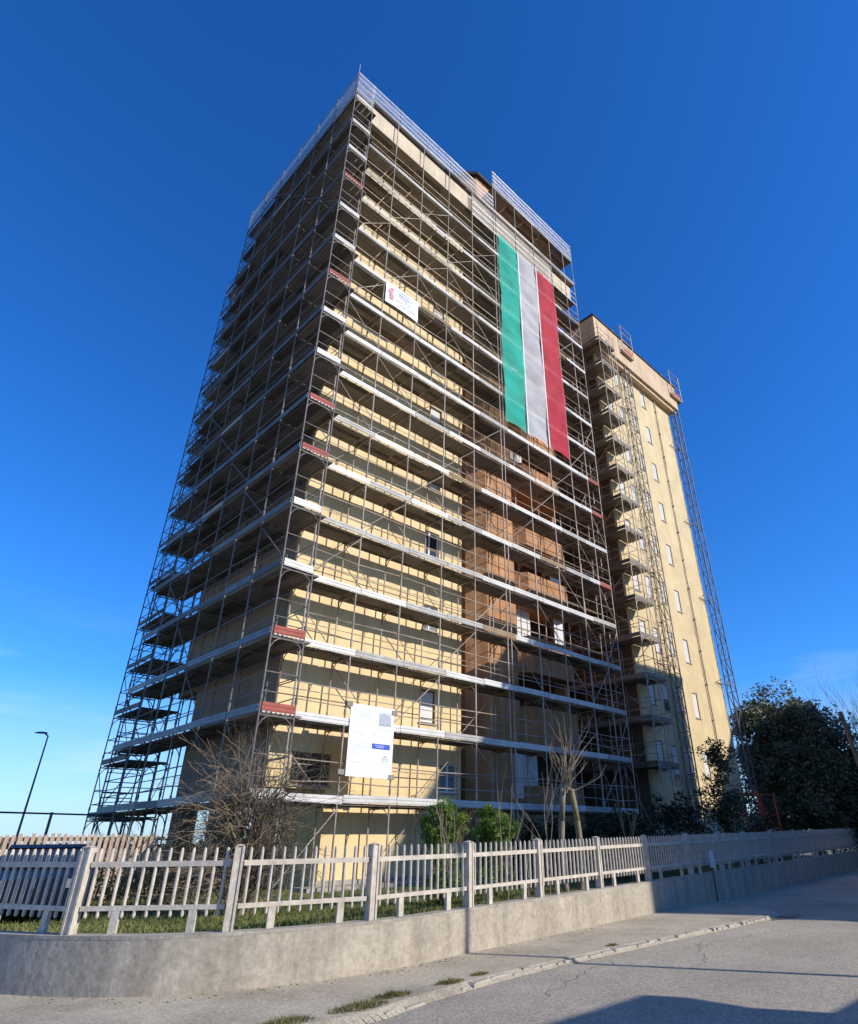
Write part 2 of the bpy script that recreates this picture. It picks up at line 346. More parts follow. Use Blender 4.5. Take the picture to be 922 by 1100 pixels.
def build_ground():
    g = MB(); g.face([(-1500,-1500,-.83),(1500,-1500,-.83),(1500,1500,-.83),(-1500,1500,-.83)])
    tag(g.build('ground', M['earth']), kind='structure')
    # road: wide asphalt sheet both along the kerb and round the corner
    r = MB()
    r.face([(-60,-14.2,ROADZ),(90,-14.2,ROADZ),(90,4.6,ROADZ),(46,-.55,ROADZ),(34,-2.1,ROADZ),(21.66,-3.7,ROADZ),(12.7,-4.85,ROADZ),(5.25,-5.85,ROADZ),(1,-6.4,ROADZ),(-2,-6.4,ROADZ),(-8.5,-3,ROADZ),(-11,3,ROADZ),(-14,30,ROADZ),(-60,30,ROADZ)])
    tag(r.build('road', M['asphalt']), kind='structure')
    # pavement between the kerb and the garden wall
    kerb = [(-9.5,2.),(-8.6,-1),(-7.6,-4),(-6.3,-6.4),(-4.6,-7.9),(-2.65,-8.42),(-1.5,-8.2),(.73,-7.92),(4.44,-7.83),(8.8,-7.8),(10.6,-7.62)]
    kc = catmull(kerb, 10)
    p = MB()
    wl = offset(WALL, .05)
    # triangulated strip between kerb line and wall line (matched by index fraction)
    sel = [w for w in wl if w.x < 12.9]
    n = 120
    def at(C, t):
        f = t*(len(C)-1); i = min(int(f), len(C)-2); return C[i].lerp(C[i+1], f-i)
    random.seed(3)
    for i in range(n):
        a, b = at(kc, i/n), at(kc, (i+1)/n); c, d = at(sel, (i+1)/n), at(sel, i/n)
        p.face([(a.x,a.y,PAVZ),(b.x,b.y,PAVZ),(c.x,c.y,PAVZ),(d.x,d.y,PAVZ)])
    for i in range(n):
        a, b = at(kc, i/n), at(kc, (i+1)/n); t_ = (b-a).normalized(); q = Vector((t_.y, -t_.x))*.17
        p.face([(a.x,a.y,PAVZ),(a.x+q.x,a.y+q.y,ROADZ+.004),(b.x+q.x,b.y+q.y,ROADZ+.004),(b.x,b.y,PAVZ)])
    e = at(kc, 1); f = at(sel, 1)
    # dropped end slopes down to the road
    p.face([(e.x,e.y,PAVZ),(e.x+.9,e.y+.35,ROADZ+.005),(f.x+1.2,f.y+.15,ROADZ+.005),(f.x,f.y,PAVZ)])
    tag(p.build('pavement', M['pave']), kind='structure')
    # kerb stones
    s = MB(); L = 0; i = 0
    pts = kc
    acc = [0]
    for a, b in zip(pts, pts[1:]): acc.append(acc[-1]+(b-a).length)
    def along(t):
        for k in range(len(acc)-1):
            if acc[k+1] >= t:
                return pts[k].lerp(pts[k+1], (t-acc[k])/(acc[k+1]-acc[k]))
        return pts[-1]
    t = 0
    while t < acc[-1]-.2:
        l = random.uniform(.16, .5); l = min(l, acc[-1]-t)
        a, b = along(t+.012), along(t+l-.012); dd = (b-a)
        if dd.length < .05: t += l; continue
        dd.normalize(); nn = Vector((dd.y, -dd.x)); w = random.uniform(.10, .145)
        a = a+nn*random.uniform(-.035, .03); b = b+nn*random.uniform(-.035, .03)
        h = PAVZ+random.uniform(-.03, .008)-(.03 if a.x < -.6 else 0); q = nn*w; c = .02
        lo = [a-nn*.03, b-nn*.03, b+q, a+q]
        ctr = (lo[0]+lo[2])/2
        hi = [ctr+(v-ctr)*.86 for v in lo]
        k = len(s.v)
        s.v += [(v.x, v.y, ROADZ-.02) for v in lo]+[(v.x, v.y, h-c) for v in lo]+[(v.x, v.y, h) for v in hi]
        for base in (0, 4):
            for m in range(4):
                mm = (m+1) % 4; s.f.append((k+base+m, k+base+mm, k+base+4+mm, k+base+4+m)); s.m.append(0)
        s.f.append((k+8, k+9, k+10, k+11)); s.m.append(0)
        t += l
    tag(s.build('kerb', M['stone']), kind='structure')
    # lawn slab
    l = MB(); inner = offset(WALL, .15)
    poly = [(v.x, v.y) for v in inner]+[(46, 40), (-6.2, 40)]
    l.face([(x, y, LAWNZ) for x, y in poly])
    tag(l.build('lawn', M['soil']), kind='structure')
    pl = MB(); pl.box((2.4,.75,LAWNZ-.1),(20,1.58,LAWNZ+.1)); tag(pl.build('path', M['coping']), kind='structure')
    # hairline cracks and an oily stain in the asphalt
    random.seed(8); cr = MB()
    for (x, y, a, L_) in ((-.3,-9.2,.15,3.2),(2.6,-9.6,.45,3.0),(4.2,-8.6,-.12,4.5)):
        p0 = Vector((x, y)); w = .006
        for k in range(int(L_/.12)):
            a2 = a+random.gauss(0, .45); p1 = p0+Vector((math.cos(a2), math.sin(a2)))*.12; nn = Vector((-math.sin(a2), math.cos(a2)))*w*random.uniform(.3, 1)
            cr.face([(*(p0-nn),ROADZ+.004),(*(p1-nn),ROADZ+.004),(*(p1+nn),ROADZ+.004),(*(p0+nn),ROADZ+.004)]); p0 = p1
    tag(cr.build('road_crack', M['crack']), kind='structure')
    sn = MB(); sn.face([(10.2+.75*math.cos(t*.35)*(1+.2*math.sin(t*3)), -8.02+.2*math.sin(t*.35), ROADZ+.008) for t in range(18)]); tag(sn.build('road_stain', M['stain']), kind='structure')
    # grass blades near the fence
    random.seed(11)
    g = MB()
    for _ in range(42000):
        x = random.uniform(-6.6, 7.5); y = random.uniform(-6.4, 2.2)
        if random.random() < .5: y = random.uniform(-6.4, -3)
        # stay inside of the wall
        ok = True
        best = min(WALL, key=lambda c: (c.x-x)**2+(c.y-y)**2)
        if y < best.y+.2 and x > -4: ok = False
        if x <= -4 and x < best.x+.2: ok = False
        if not ok: continue
        h = random.uniform(.025, .075)*(1.6 if random.random() < .1 else 1); a = random.uniform(0, 6.28); w = random.uniform(.008, .016)
        dx, dy = math.cos(a)*w, math.sin(a)*w; lx, ly = random.gauss(0, .04), random.gauss(0, .04)
        g.face([(x-dx,y-dy,LAWNZ),(x+dx,y+dy,LAWNZ),(x+lx,y+ly,LAWNZ+h)])
    tag(g.build('grass', M['grass']), kind='stuff', label='short green grass on the lawn behind the picket fence', cat='grass')
    # weed tufts on the kerb line
    tt = [(-3.3,-8.2,.24,'dry grass tuft on the kerb nearest the camera at the bottom edge of the photo'),(-2.35,-8.2,.27,'broad green grass tuft at the kerb, left of the road edge'),(-1.75,-8.02,.2,'low straggling grass patch on the pavement beside the broad tuft'),
          (-.75,-7.95,.17,'round green grass tuft on the kerb below the pavement stain'),(-.1,-7.85,.11,'small flat grass tuft on the kerb right of the round tuft'),(3.3,-7.72,.1,'single small weed on the kerb stones at mid pavement')]
    for x, y, rr, lab in tt:
        q = MB()
        for _ in range(int(2600*rr)):
            a = random.uniform(0, 6.28); d = rr*math.sqrt(random.random()); px, py = x+math.cos(a)*d*1.5, y+math.sin(a)*d*.6
            h = random.uniform(.02, .085)*(1.3-d/rr)*(rr/.22)**.5; w = random.uniform(.004, .008); b = random.uniform(0, 6.28)
            q.face([(px-math.cos(b)*w,py-math.sin(b)*w,PAVZ-.005),(px+math.cos(b)*w,py+math.sin(b)*w,PAVZ-.005),(px+random.gauss(0,.035),py+random.gauss(0,.035),PAVZ+h)])
        tag(q.build('grass_tuft', M['tuft']), lab, 'weeds', 'grass tufts along the kerb')
    # small pebbles / clods at the foot of the wall
    st = MB(); out = offset(WALL, -.06)
    for _ in range(150):
        v = random.choice([w for w in out if -5 < w.x < 12]); r_ = random.uniform(.006, .022)
        x = v.x+random.uniform(-.3, .3); y = v.y-abs(random.gauss(0, .16))
        k = len(st.v); pts_ = [(x+r_*math.cos(t)*random.uniform(.7,1.2), y+r_*math.sin(t)*random.uniform(.7,1.2), PAVZ) for t in (0,1.25,2.5,3.75,5)]
        for j in range(5): st.face([pts_[j], pts_[(j+1)%5], (x, y, PAVZ+r_*.7)])
    tag(st.build('gravel', M['soil']), kind='stuff', label='loose dark grit and clods at the foot of the garden wall', cat='gravel')
build_ground()

# ------------------------------------------------------------------ retaining wall and picket fence
def build_wall():
    w = MB(); c = MB()
    inn = offset(WALL, .24)
    ov = offset(WALL, -.0)
    for i in range(len(WALL)-1):
        a, b, p, q = WALL[i], WALL[i+1], inn[i], inn[i+1]
        za, zb = wtop(a.x)-.04, wtop(b.x)-.04
        w.face([(a.x,a.y,-.85),(b.x,b.y,-.85),(b.x,b.y,zb),(a.x,a.y,za)])
        w.face([(q.x,q.y,-.85),(p.x,p.y,-.85),(p.x,p.y,za),(q.x,q.y,zb)])
        oa, ob = ov[i]+(ov[i]-inn[i])*.012, ov[i+1]+(ov[i+1]-inn[i+1])*.012
        ia, ib = p+(p-a)*.03, q+(q-b)*.03
        ta, tb = wtop(a.x), wtop(b.x)
        c.face([(oa.x,oa.y,za),(ob.x,ob.y,zb),(ob.x,ob.y,tb),(oa.x,oa.y,ta)])
        c.face([(oa.x,oa.y,ta),(ob.x,ob.y,tb),(ib.x,ib.y,tb),(ia.x,ia.y,ta)])
        c.face([(oa.x,oa.y,za),(ia.x,ia.y,za),(ib.x,ib.y,zb),(ob.x,ob.y,zb)])
        c.face([(ib.x,ib.y,zb),(ia.x,ia.y,za),(ia.x,ia.y,ta),(ib.x,ib.y,tb)])
    t = thing('garden_wall', 'low rendered concrete wall curving round the corner under the picket fence', 'wall', (1, -6.4, -.8))
    w.build('wall_body', M['concrete'], t); c.build('coping', M['coping'], t)
build_wall()

POSTS = [(-6.1,.9),(-5.78,-1.05),(-5.26,-2.95),(-4.5,-4.8),(-3.0,-6.115),(-1.0,-6.494),(1.236,-6.28),(3.48,-6.0),(6.0,-5.68),(8.66,-5.335),(11.66,-4.944),(14.4,-4.59),(17.2,-4.227),(20.78,-3.772),(24.5,-3.296),(28.16,-2.83),(32.96,-2.21),(37.87,-1.58),(42.5,-.98)]
def build_fence():
    t = thing('picket_fence', 'pale precast concrete picket fence on the low garden wall', 'fence', (1, -6.3, wtop(1)))
    def base(x): return wtop(x)
    def hs(x): return 1+.0065*max(0, x)
    for i, (x, y) in enumerate(POSTS):
        a = Vector(POSTS[max(i-1, 0)]); b = Vector(POSTS[min(i+1, len(POSTS)-1)])
        d = (b-a).normalized(); n = Vector((-d.y, d.x)); z = base(x); h = .97*hs(x)
        m = MB(); o = Vector((x, y))
        # post with rebated sides: a core and two proud ribs
        def bx(u0, u1, v0, v1, z0, z1):
            p = o+d*u0+n*v0
            m.obox((p.x, p.y, z0), (*(d*(u1-u0)), 0), (*(n*(v1-v0)), 0), (0, 0, z1-z0))
        bx(-.035, .035, -.055, .055, z-.02, z+h-.01)
        bx(-.065, -.035, -.07, .07, z-.02, z+h)
        bx(.035, .065, -.07, .07, z-.02, z+h)
        # little pyramidal cap
        k = len(m.v)
        cr = [o+d*s*.07+n*q*.075 for s, q in ((-1,-1),(1,-1),(1,1),(-1,1))]
        m.v += [(v.x, v.y, z+h) for v in cr]+[(o.x, o.y, z+h+.025)]
        for j in range(4): m.f.append((k+j, k+(j+1)%4, k+4)); m.m.append(0)
        m.build('post', M['fence'], t)
    random.seed(5)
    for i in range(len(POSTS)-1):
        A = Vector(POSTS[i]); B = Vector(POSTS[i+1]); d = (B-A).normalized(); n = Vector((-d.y, d.x))
        L = (B-A).length; zA, zB = base(A.x), base(B.x); hA, hB = hs(A.x), hs(B.x)
        tilt = random.uniform(-.012, .012)
        def P(u, v, h):   # along, across, height
            f = u/L; p = A+d*u+n*(v+tilt*h); return Vector((p.x, p.y, zA+(zB-zA)*f+h*(hA+(hB-hA)*f)))
        m = MB()
        def bar(u0, u1, v0, v1, h0, h1):
            c = [P(u, v, h) for h in (h0, h1) for (u, v) in ((u0,v0),(u1,v0),(u1,v1),(u0,v1))]
            k = len(m.v); m.v += [tuple(q) for q in c]
            for q in ((0,3,2,1),(4,5,6,7),(0,1,5,4),(1,2,6,5),(2,3,7,6),(3,0,4,7)):
                m.f.append(tuple(k+s for s in q)); m.m.append(0)
        s, e = .08, L-.08
        bar(s, e, -.03, .03, .735, .80); bar(s, e, -.03, .03, .245, .30)
        npk = max(9, int(round(L/.172))) if L < 2.7 else int(round(L/.18))
        for k in range(npk):
            u = s+(k+.5)*(e-s)/npk; r = .021
            # round-topped picket as a smooth eight-sided bar in front of the rails
            rings = [(.165, .6), (.185, 1), (.90, 1), (.935, .85), (.955, .45)]
            k0 = len(m.v)
            for hh, sc in rings:
                for q in range(8):
                    a = 2*math.pi*q/8+.39
                    m.v.append(tuple(P(u+math.cos(a)*r*sc, math.sin(a)*r*sc*1.25-.006, hh)))
            for g in range(len(rings)-1):
                for q in range(8):
                    m.f.append((k0+g*8+q, k0+g*8+(q+1)%8, k0+g*8+8+(q+1)%8, k0+g*8+8+q)); m.m.append(0)
            m.f.append(tuple(k0+32+q for q in range(8))); m.m.append(0)
            m.f.append(tuple(k0+q for q in reversed(range(8)))); m.m.append(0)
        pn = m.build('picket_panel', M['fence'], t)
        for f_ in (.27, .76):
            m = MB(); bar(f_*L-.05, f_*L+.05, -.028, .028, -.01, .244); m.build('foot', M['fence'], t)
build_fence()

# small marker post at the end of the sunny stretch of wall
def marker():
    t = thing('marker_post', 'small white plate on a dark stake standing against the garden wall', 'marker', (12.75, -5.08, PAVZ))
    m = MB(); m.tube((12.75,-5.08,-.8),(12.75,-5.08,.14),.03,n=8); m.build('stake', M['dsteel'], t)
    m = MB(); m.prism([(12.62,-5.12),(12.88,-5.12),(12.88,-5.09),(12.62,-5.09)], .1, .5); m.prism([(12.66,-5.123),(12.84,-5.123),(12.84,-5.087),(12.66,-5.087)], .5, .55)
    m.build('plate', M['white'], t)
marker()

# ------------------------------------------------------------------ apartment block with scaffolding
DEPTH = .14
def holed_wall(m, x0, x1, z0, z1, y, wins):
    """front wall slab (y .. y+DEPTH) with openings; wins = list of (xa, xb, za, zb), columns share xa, xb"""
    cols = {}
    for xa, xb, za, zb in wins: cols.setdefault((xa, xb), []).append((za, zb))
    x = x0
    for (xa, xb) in sorted(cols):
        m.box((x, y, z0), (xa, y+DEPTH, z1)); z = z0
        for za, zb in sorted(cols[(xa, xb)]):
            m.box((xa, y, z), (xb, y+DEPTH, za)); z = zb
        m.box((xa, y, z), (xb, y+DEPTH, z1)); x = xb
    m.box((x, y, z0), (x1, y+DEPTH, z1))

def window(parent, x0, x1, z0, z1, y, kind, fr=.05, back=.075, full=False):
    """window set back in its opening in a wall facing -Y at plane y"""
    a, b = y+back, y+back+.05; e = .003
    f = MB()
    f.box((x0+e, a, z0+e), (x0+fr, b, z1-e)); f.box((x1-fr, a, z0+e), (x1-e, b, z1-e))
    f.box((x0+fr, a, z1-fr), (x1-fr, b, z1-e)); f.box((x0+fr, a, z0+e), (x1-fr, b, z0+fr))
    o = f.build('window', M['wframe' if kind in ('glass', 'open') else 'frame'], parent)
    m = MB(); m.box((x0-.05, y-.045, z0-.055), (x1+.05, y+back-.005, z0-.004)); m.build('sill', M['coping'], o)
    if kind == 'white':
        s = MB(); zt = z0+fr+(0 if full or random.random() < .6 else (z1-z0)*random.choice((.12, .25, .4))); n = max(4, int((z1-zt)/.07))
        if zt > z0+fr+.01:
            g = MB(); g.box((x0+fr, a+.03, z0+fr), (x1-fr, a+.04, zt)); g.build('pane', M['glass'], o)
        for i in range(n):
            p = zt+(z1-fr-zt)*i/n; q = zt+(z1-fr-zt)*(i+1)/n-.008
            s.face([(x0+fr, a+.012, p), (x1-fr, a+.012, p), (x1-fr, a+.022, q), (x0+fr, a+.022, q)])
            s.face([(x0+fr, a+.022, q), (x1-fr, a+.022, q), (x1-fr, a+.012, q+.008), (x0+fr, a+.012, q+.008)])
        s.build('shutter', M['white'], o)
    else:
        s = MB(); s.box((x0+fr, a+.02, z0+fr), (x1-fr, a+.03, z1-fr)); s.build('pane', M['greyglass' if kind == 'glass' else 'glass'], o)
        if kind == 'dark': return o
        s = MB(); xm = x0+(x1-x0)*(.5 if kind == 'glass' else .36); s.box((xm-.035, a-.005, z0+fr), (xm+.035, a+.019, z1-fr)); s.build('mullion', M['wframe'], o)
    return o

BAY1 = [(10.1,2.9),(10.75,2.2),(12.6,2.2),(12.95,2.9),(12.95,6.2),(10.1,6.2)]
BAY2 = [(13.0,2.9),(13.6,2.2),(16.5,2.2),(17.1,2.9),(17.1,6.2),(13.0,6.2)]
def build_block():
    t = thing('apartment_block', 'tall yellow and orange apartment tower wrapped in scaffolding', 'building', (5, 4, LAWNZ))
    b = MB(); b.box((1.3,1.745,2.2),(8.6,7.5,5.6)); b.box((1.303,1.748,5.6),(8.597,9.2,12)); b.box((1.3,1.745,12),(8.6,10.3,32.0)); b.build('side_wall', M['yshade'], t)
    f = MB()
    random.seed(17)
    kinds = ['white','glass','open','white','white','glass','white','open','white']; wins = []
    for k in range(9):
        z1 = 5.55+3.1*k; hgt = [1.12,.95,1.15,1.1,.7,1.1,1.1,1.1,1.1][k]
        wins.append((6.62, 7.36, z1-hgt, z1, kinds[k]))
    wins += [(7.62, 8.45, 2.3, 3.2, 'glass'), (2.0, 3.3, 2.3, 3.15, 'dark')]
    holed_wall(f, 1.285, 8.615, 2.2, 32.0, 1.6, [w[:4] for w in wins])
    f.build('front_wall', M['yellow'], t)
    for w in wins: window(t, *w[:4], 1.6, w[4])
    g = MB(); g.box((3.2,1.6,LAWNZ-.3),(8.6,5.5,2.197)); g.build('ground_floor_wall', M['yellow'], t)
    for p in ((1.75,7.6),(1.75,4.7),(4.6,7.6),(7.6,7.6)):
        q = MB(); q.box((p[0]-.3,p[1]-.3,LAWNZ-.3),(p[0]+.3,p[1]+.3,2.198)); q.build('pillar', M['yshade'], t)
    # plinth strip
    q = MB(); q.box((3.15,1.55,LAWNZ-.2),(8.65,1.597,-.05)); q.build('plinth', M['coping'], t)
    # core behind the recess
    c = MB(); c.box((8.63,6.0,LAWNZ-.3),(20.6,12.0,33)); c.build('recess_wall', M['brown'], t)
    # orange bays
    m = MB(); m.prism(BAY1, LAWNZ-.3, 33.0); m.build('orange_bay', M['orange'], t)
    m = MB()
    core = [(13.05,3.6),(17.05,3.6),(17.05,6.19),(13.05,6.19)]
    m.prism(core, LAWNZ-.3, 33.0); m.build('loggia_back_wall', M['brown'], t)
    for k in range(11):
        z0 = 1.15+3.1*k; z1 = z0+1.65
        m = MB(); m.prism(BAY2, z0, z1 if k < 10 else 33.0); m.build('balcony_parapet', M['orange'], t)
    m = MB(); m.prism(BAY2, LAWNZ-.3, .3); m.build('balcony_parapet', M['orange'], t)
    for x in (13.02, 16.8):
        m = MB(); m.box((x,2.95,LAWNZ),(x+.28,3.59,32.9)); m.build('loggia_pier', M['orange'], t)
    # shutters/doors in the loggias
    for k in range(10):
        z0 = 2.8+3.1*k; z1 = z0+1.45
        if k in (0, 2, 5, 7):
            m = MB(); m.box((13.45,2.9,z0),(14.4,2.95,z1)); m.build('balcony_shutter', M['white'], t)
        if k in (2, 3, 6):
            m = MB(); m.box((16.0,2.7,z0),(16.7,2.75,z1)); m.build('balcony_shutter', M['white'], t)
    # door on the ground floor of the orange bay and boarded panels
    for (x0,x1,z0,z1) in ((12.1,12.56,2.3,4.0),):
        m = MB(); m.box((x0,2.14,z0),(x1,2.196,z1)); m.build('balcony_shutter', M['white'], t)
    # cornice
    m = MB(); m.box((.45,.62,32.05),(9.6,8.6,33.4)); m.build('cornice', M['cornice2'], t)
    m = MB(); m.box((.35,.58,33.4),(9.7,8.7,33.47)); m.build('roof', M['roof'], t)
    m = MB(); m.box((9.6,.66,32.1),(17.7,6,33.3)); m.build('cornice', M['cornice2'], t)
    # stepped top storey with chamfered corner
    oct_ = [(9.3,2.5),(10.0,1.8),(17.5,1.8),(17.5,9.0),(9.3,9.0)]
    m = MB(); m.prism(oct_, 33.0, 38.3); m.build('top_storey', M['orange'], t)
    oc2 = [(9.05,2.4),(9.9,1.55),(17.7,1.55),(17.7,9.2),(9.05,9.2)]
    m = MB(); m.prism(oc2, 38.3, 38.55); m.build('roof', M['roof'], t)
    return t
build_block()

def build_tower():
    t = thing('apartment_tower', 'plain yellow tower block with narrow white shuttered windows, right of the scaffolded tower', 'building', (26, 5, LAWNZ))
    Y = 1.2
    m = MB(); m.box((20.72,1.345,LAWNZ-.3),(30.55,11,31.0)); m.build('side_wall', M['tshade'], t)
    random.seed(19); wins = []
    for k in range(10):
        z1 = 29.75-3.09*k
        for (x0, x1, dz) in ((21.65,22.2,.15),(23.02,23.66,0),(24.55,25.1,.1),(26.35,26.92,0)): wins.append((x0, x1, z1-1.38+dz, z1+dz))
    m = MB(); holed_wall(m, 20.70, 30.57, LAWNZ-.3, 30.9, 1.2, wins); m.build('front_wall', M['yellow2'], t)
    for w in wins: window(t, *w, Y, 'white', .04, .03, random.random() < .9)
    m = MB(); m.box((20.1,.6,30.25),(31.2,11.6,32.5)); m.build('cornice', M['cornice'], t)
    m = MB(); m.box((20.0,.52,32.5),(31.3,11.7,32.58)); m.build('roof', M['roof'], t)
    m = MB(); m.box((20.3,.78,29.95),(31.0,1.19,30.25)); m.build('soffit_moulding', M['cornice'], t)
    # thin upright tube with brackets
    m = MB(); m.tube((28.3,1.12,LAWNZ),(28.3,1.12,30.1),.04,n=8); o = m.build('wall_tube', M['steel'], t)
    for k in range(15):
        m = MB(); m.box((28.24,1.06,.8+2*k),(28.36,1.195,.86+2*k)); m.build('bracket', M['steel'], o)
build_tower()

# ------------------------------------------------------------------ scaffolds
RT = .026
def frame_mb(P, Q, z):
    """portal frame head between outer point P and inner point Q at deck level z"""
    m = MB(); P = Vector((*P, z)); Q = Vector((*Q, z)); d = (Q-P)
    m.tube(P, Q, .024)
    for a, b in ((P, 1), (Q, -1)):
        pts = []
        for i in range(5):
            t = i/4*math.pi/2
            pts.append(a+d.normalized()*b*(.36*(1-math.cos(t)))+Vector((0,0,-.42+.42*math.sin(t))))
        m.path(pts, .016, n=5)
    return m, (P+Q)/2

def deck_mb(A, B, W, z, nb):
    """walkway of steel planks from A to B (outer edge), width vector W, nb bays"""
    m = MB(); A = Vector((*A, 0)); B = Vector((*B, 0)); W = Vector((*W, 0))
    for k in range(nb):
        p = A.lerp(B, k/nb); q = A.lerp(B, (k+1)/nb); u = (q-p); g = u.normalized()*.02
        for j in range(4):
            o = p+g+W*(j/4+.01); zz = z+random.uniform(-.004, .004)
            mi = 1 if random.random() < .28 else 0
            m.obox((o.x, o.y, zz-.05), u-2*g, W*(1/4-.02), (0, 0, .05), mi)
            # stiffening rib under each plank
            o2 = p+g+W*(j/4+.1)
            m.obox((o2.x, o2.y, zz-.066), u-2*g, W*.05, (0, 0, .0155), mi)
    return m

def toe_mb(A, B, N, z, h=.2, ends=(0,0)):
    """toe board with two pressed ridges, N is outward unit vector"""
    m = MB(); A = Vector((*A, 0)); B = Vector((*B, 0)); N = Vector((*N, 0)); u = B-A
    L = u.length; nb = max(1, round(L/1.8))
    for k in range(nb):
        a = A+u*(k/nb)+u.normalized()*.012; v = u/nb-u.normalized()*.024
        dz = random.uniform(-.012, .012); dn = N*random.uniform(0, .012)
        o = a-N*.018-dn
        q = random.random(); mi = 0 if q < .68 else (1 if q < .94 else 2)
        v = v+Vector((0,0,random.uniform(-.022,.022)))
        m.obox((o.x, o.y, z+dz), v, N*.02, (0, 0, h), mi)
        for c in (.12, .6):
            o = a+N*.002-dn
            m.obox((o.x, o.y, z+dz+h*c), v, N*.012, (0, 0, h*.28), mi)
    return m

def scaffold(name, label, A, D, spacing, W, N, levels, zbase, tops, deckmat, toemat, tubemat, start=0, braces=True, dw=.92, bmod=0):
    """A: first outer standard (x,y); D: unit run; spacing: pole offsets; W: unit inward * width; N outward"""
    t = thing(name, label, 'scaffold', (A[0], A[1], LAWNZ))
    A = Vector(A); D = Vector(D); W = Vector(W); N = Vector(N)
    ps = [A+D*s for s in spacing]
    for i, p in enumerate(ps):
        for inner in (0, 1):
            q = p+W*inner; m = MB()
            zt = tops(p) if not inner else min(tops(p)-1.0, levels[-1]+.9)
            m.tube((q.x, q.y, zbase), (q.x, q.y, zt), RT, n=8)
            for z in levels:   # collars at each lift joint
                m.tube((q.x, q.y, z+.28), (q.x, q.y, z+.42), RT*1.5, n=8)
            m.box((q.x-.075, q.y-.075, zbase-.005), (q.x+.075, q.y+.075, zbase+.012))
            m.build('standard', tubemat, t)
    fr = []
    for z in levels:
        for p in ps:
            q = p+W; fr.append(frame_mb((p.x, p.y), (q.x, q.y), z-.09))
    many('portal_frame', fr, tubemat, t)
    a, b = ps[0], ps[-1]; nb = len(ps)-1
    for li, z in enumerate(levels):
        d = deck_mb(a+W*.04, b+W*.04, W*dw, z, nb).build('deck', DM[deckmat.name], t)
        toe_mb(a+N*.035, b+N*.035, N, z).build('toe_board', TM[toemat.name], d)
        for h in (.5, 1.0):
            m = MB(); o = a-N*.03; e = b-N*.03
            m.path([Vector((p.x-N.x*.03, p.y-N.y*.03, z+h+random.uniform(-.045,.045))) for p in ps], .017, n=6); m.build('guard_rail', tubemat, t)
        # inner ledger, close to the wall
        m = MB(); o = a+W; e = b+W
        m.tube((o.x,o.y,z+1.0),(e.x,e.y,z+1.0),.015); m.build('inner_ledger', tubemat, t)
        # anchors to the wall from every second inner standard
    br = []
    if braces:
        zs = [zbase]+list(levels)
        for li in range(len(levels)):
            for i in range(nb):
                if nb > 3 and (i+li*2) % 3 == 1: continue
                if bmod and (i*3+li) % bmod: continue
                p, q = ps[i], ps[i+1]
                if (q-p).length < .5: continue
                if (i+li) % 2: p, q = q, p
                z0 = zs[li]+(.25 if li else .1); z1 = zs[li+1]-.15
                m = MB(); off = W*(.0 if (i*7+li*3) % 5 < 3 else 1.0)-N*.0
                s = p+off+N*.03; e = q+off+N*.03
                m.tube((s.x,s.y,z0),(e.x,e.y,z1),.016); br.append((m, (s.x,s.y,z0)))
        many('diagonal_brace', br, tubemat, t)
    ends = []
    for pe, sgn in ((ps[0], -1), (ps[-1], 1)):
        for z in levels:
            q = pe+W
            for h in (.5, 1.0):
                m = MB(); m.tube((pe.x,pe.y,z+h),(q.x,q.y,z+h),.017); ends.append((m, (pe.x,pe.y,z)))
    many('end_rail', ends, tubemat, t)
    return t, ps

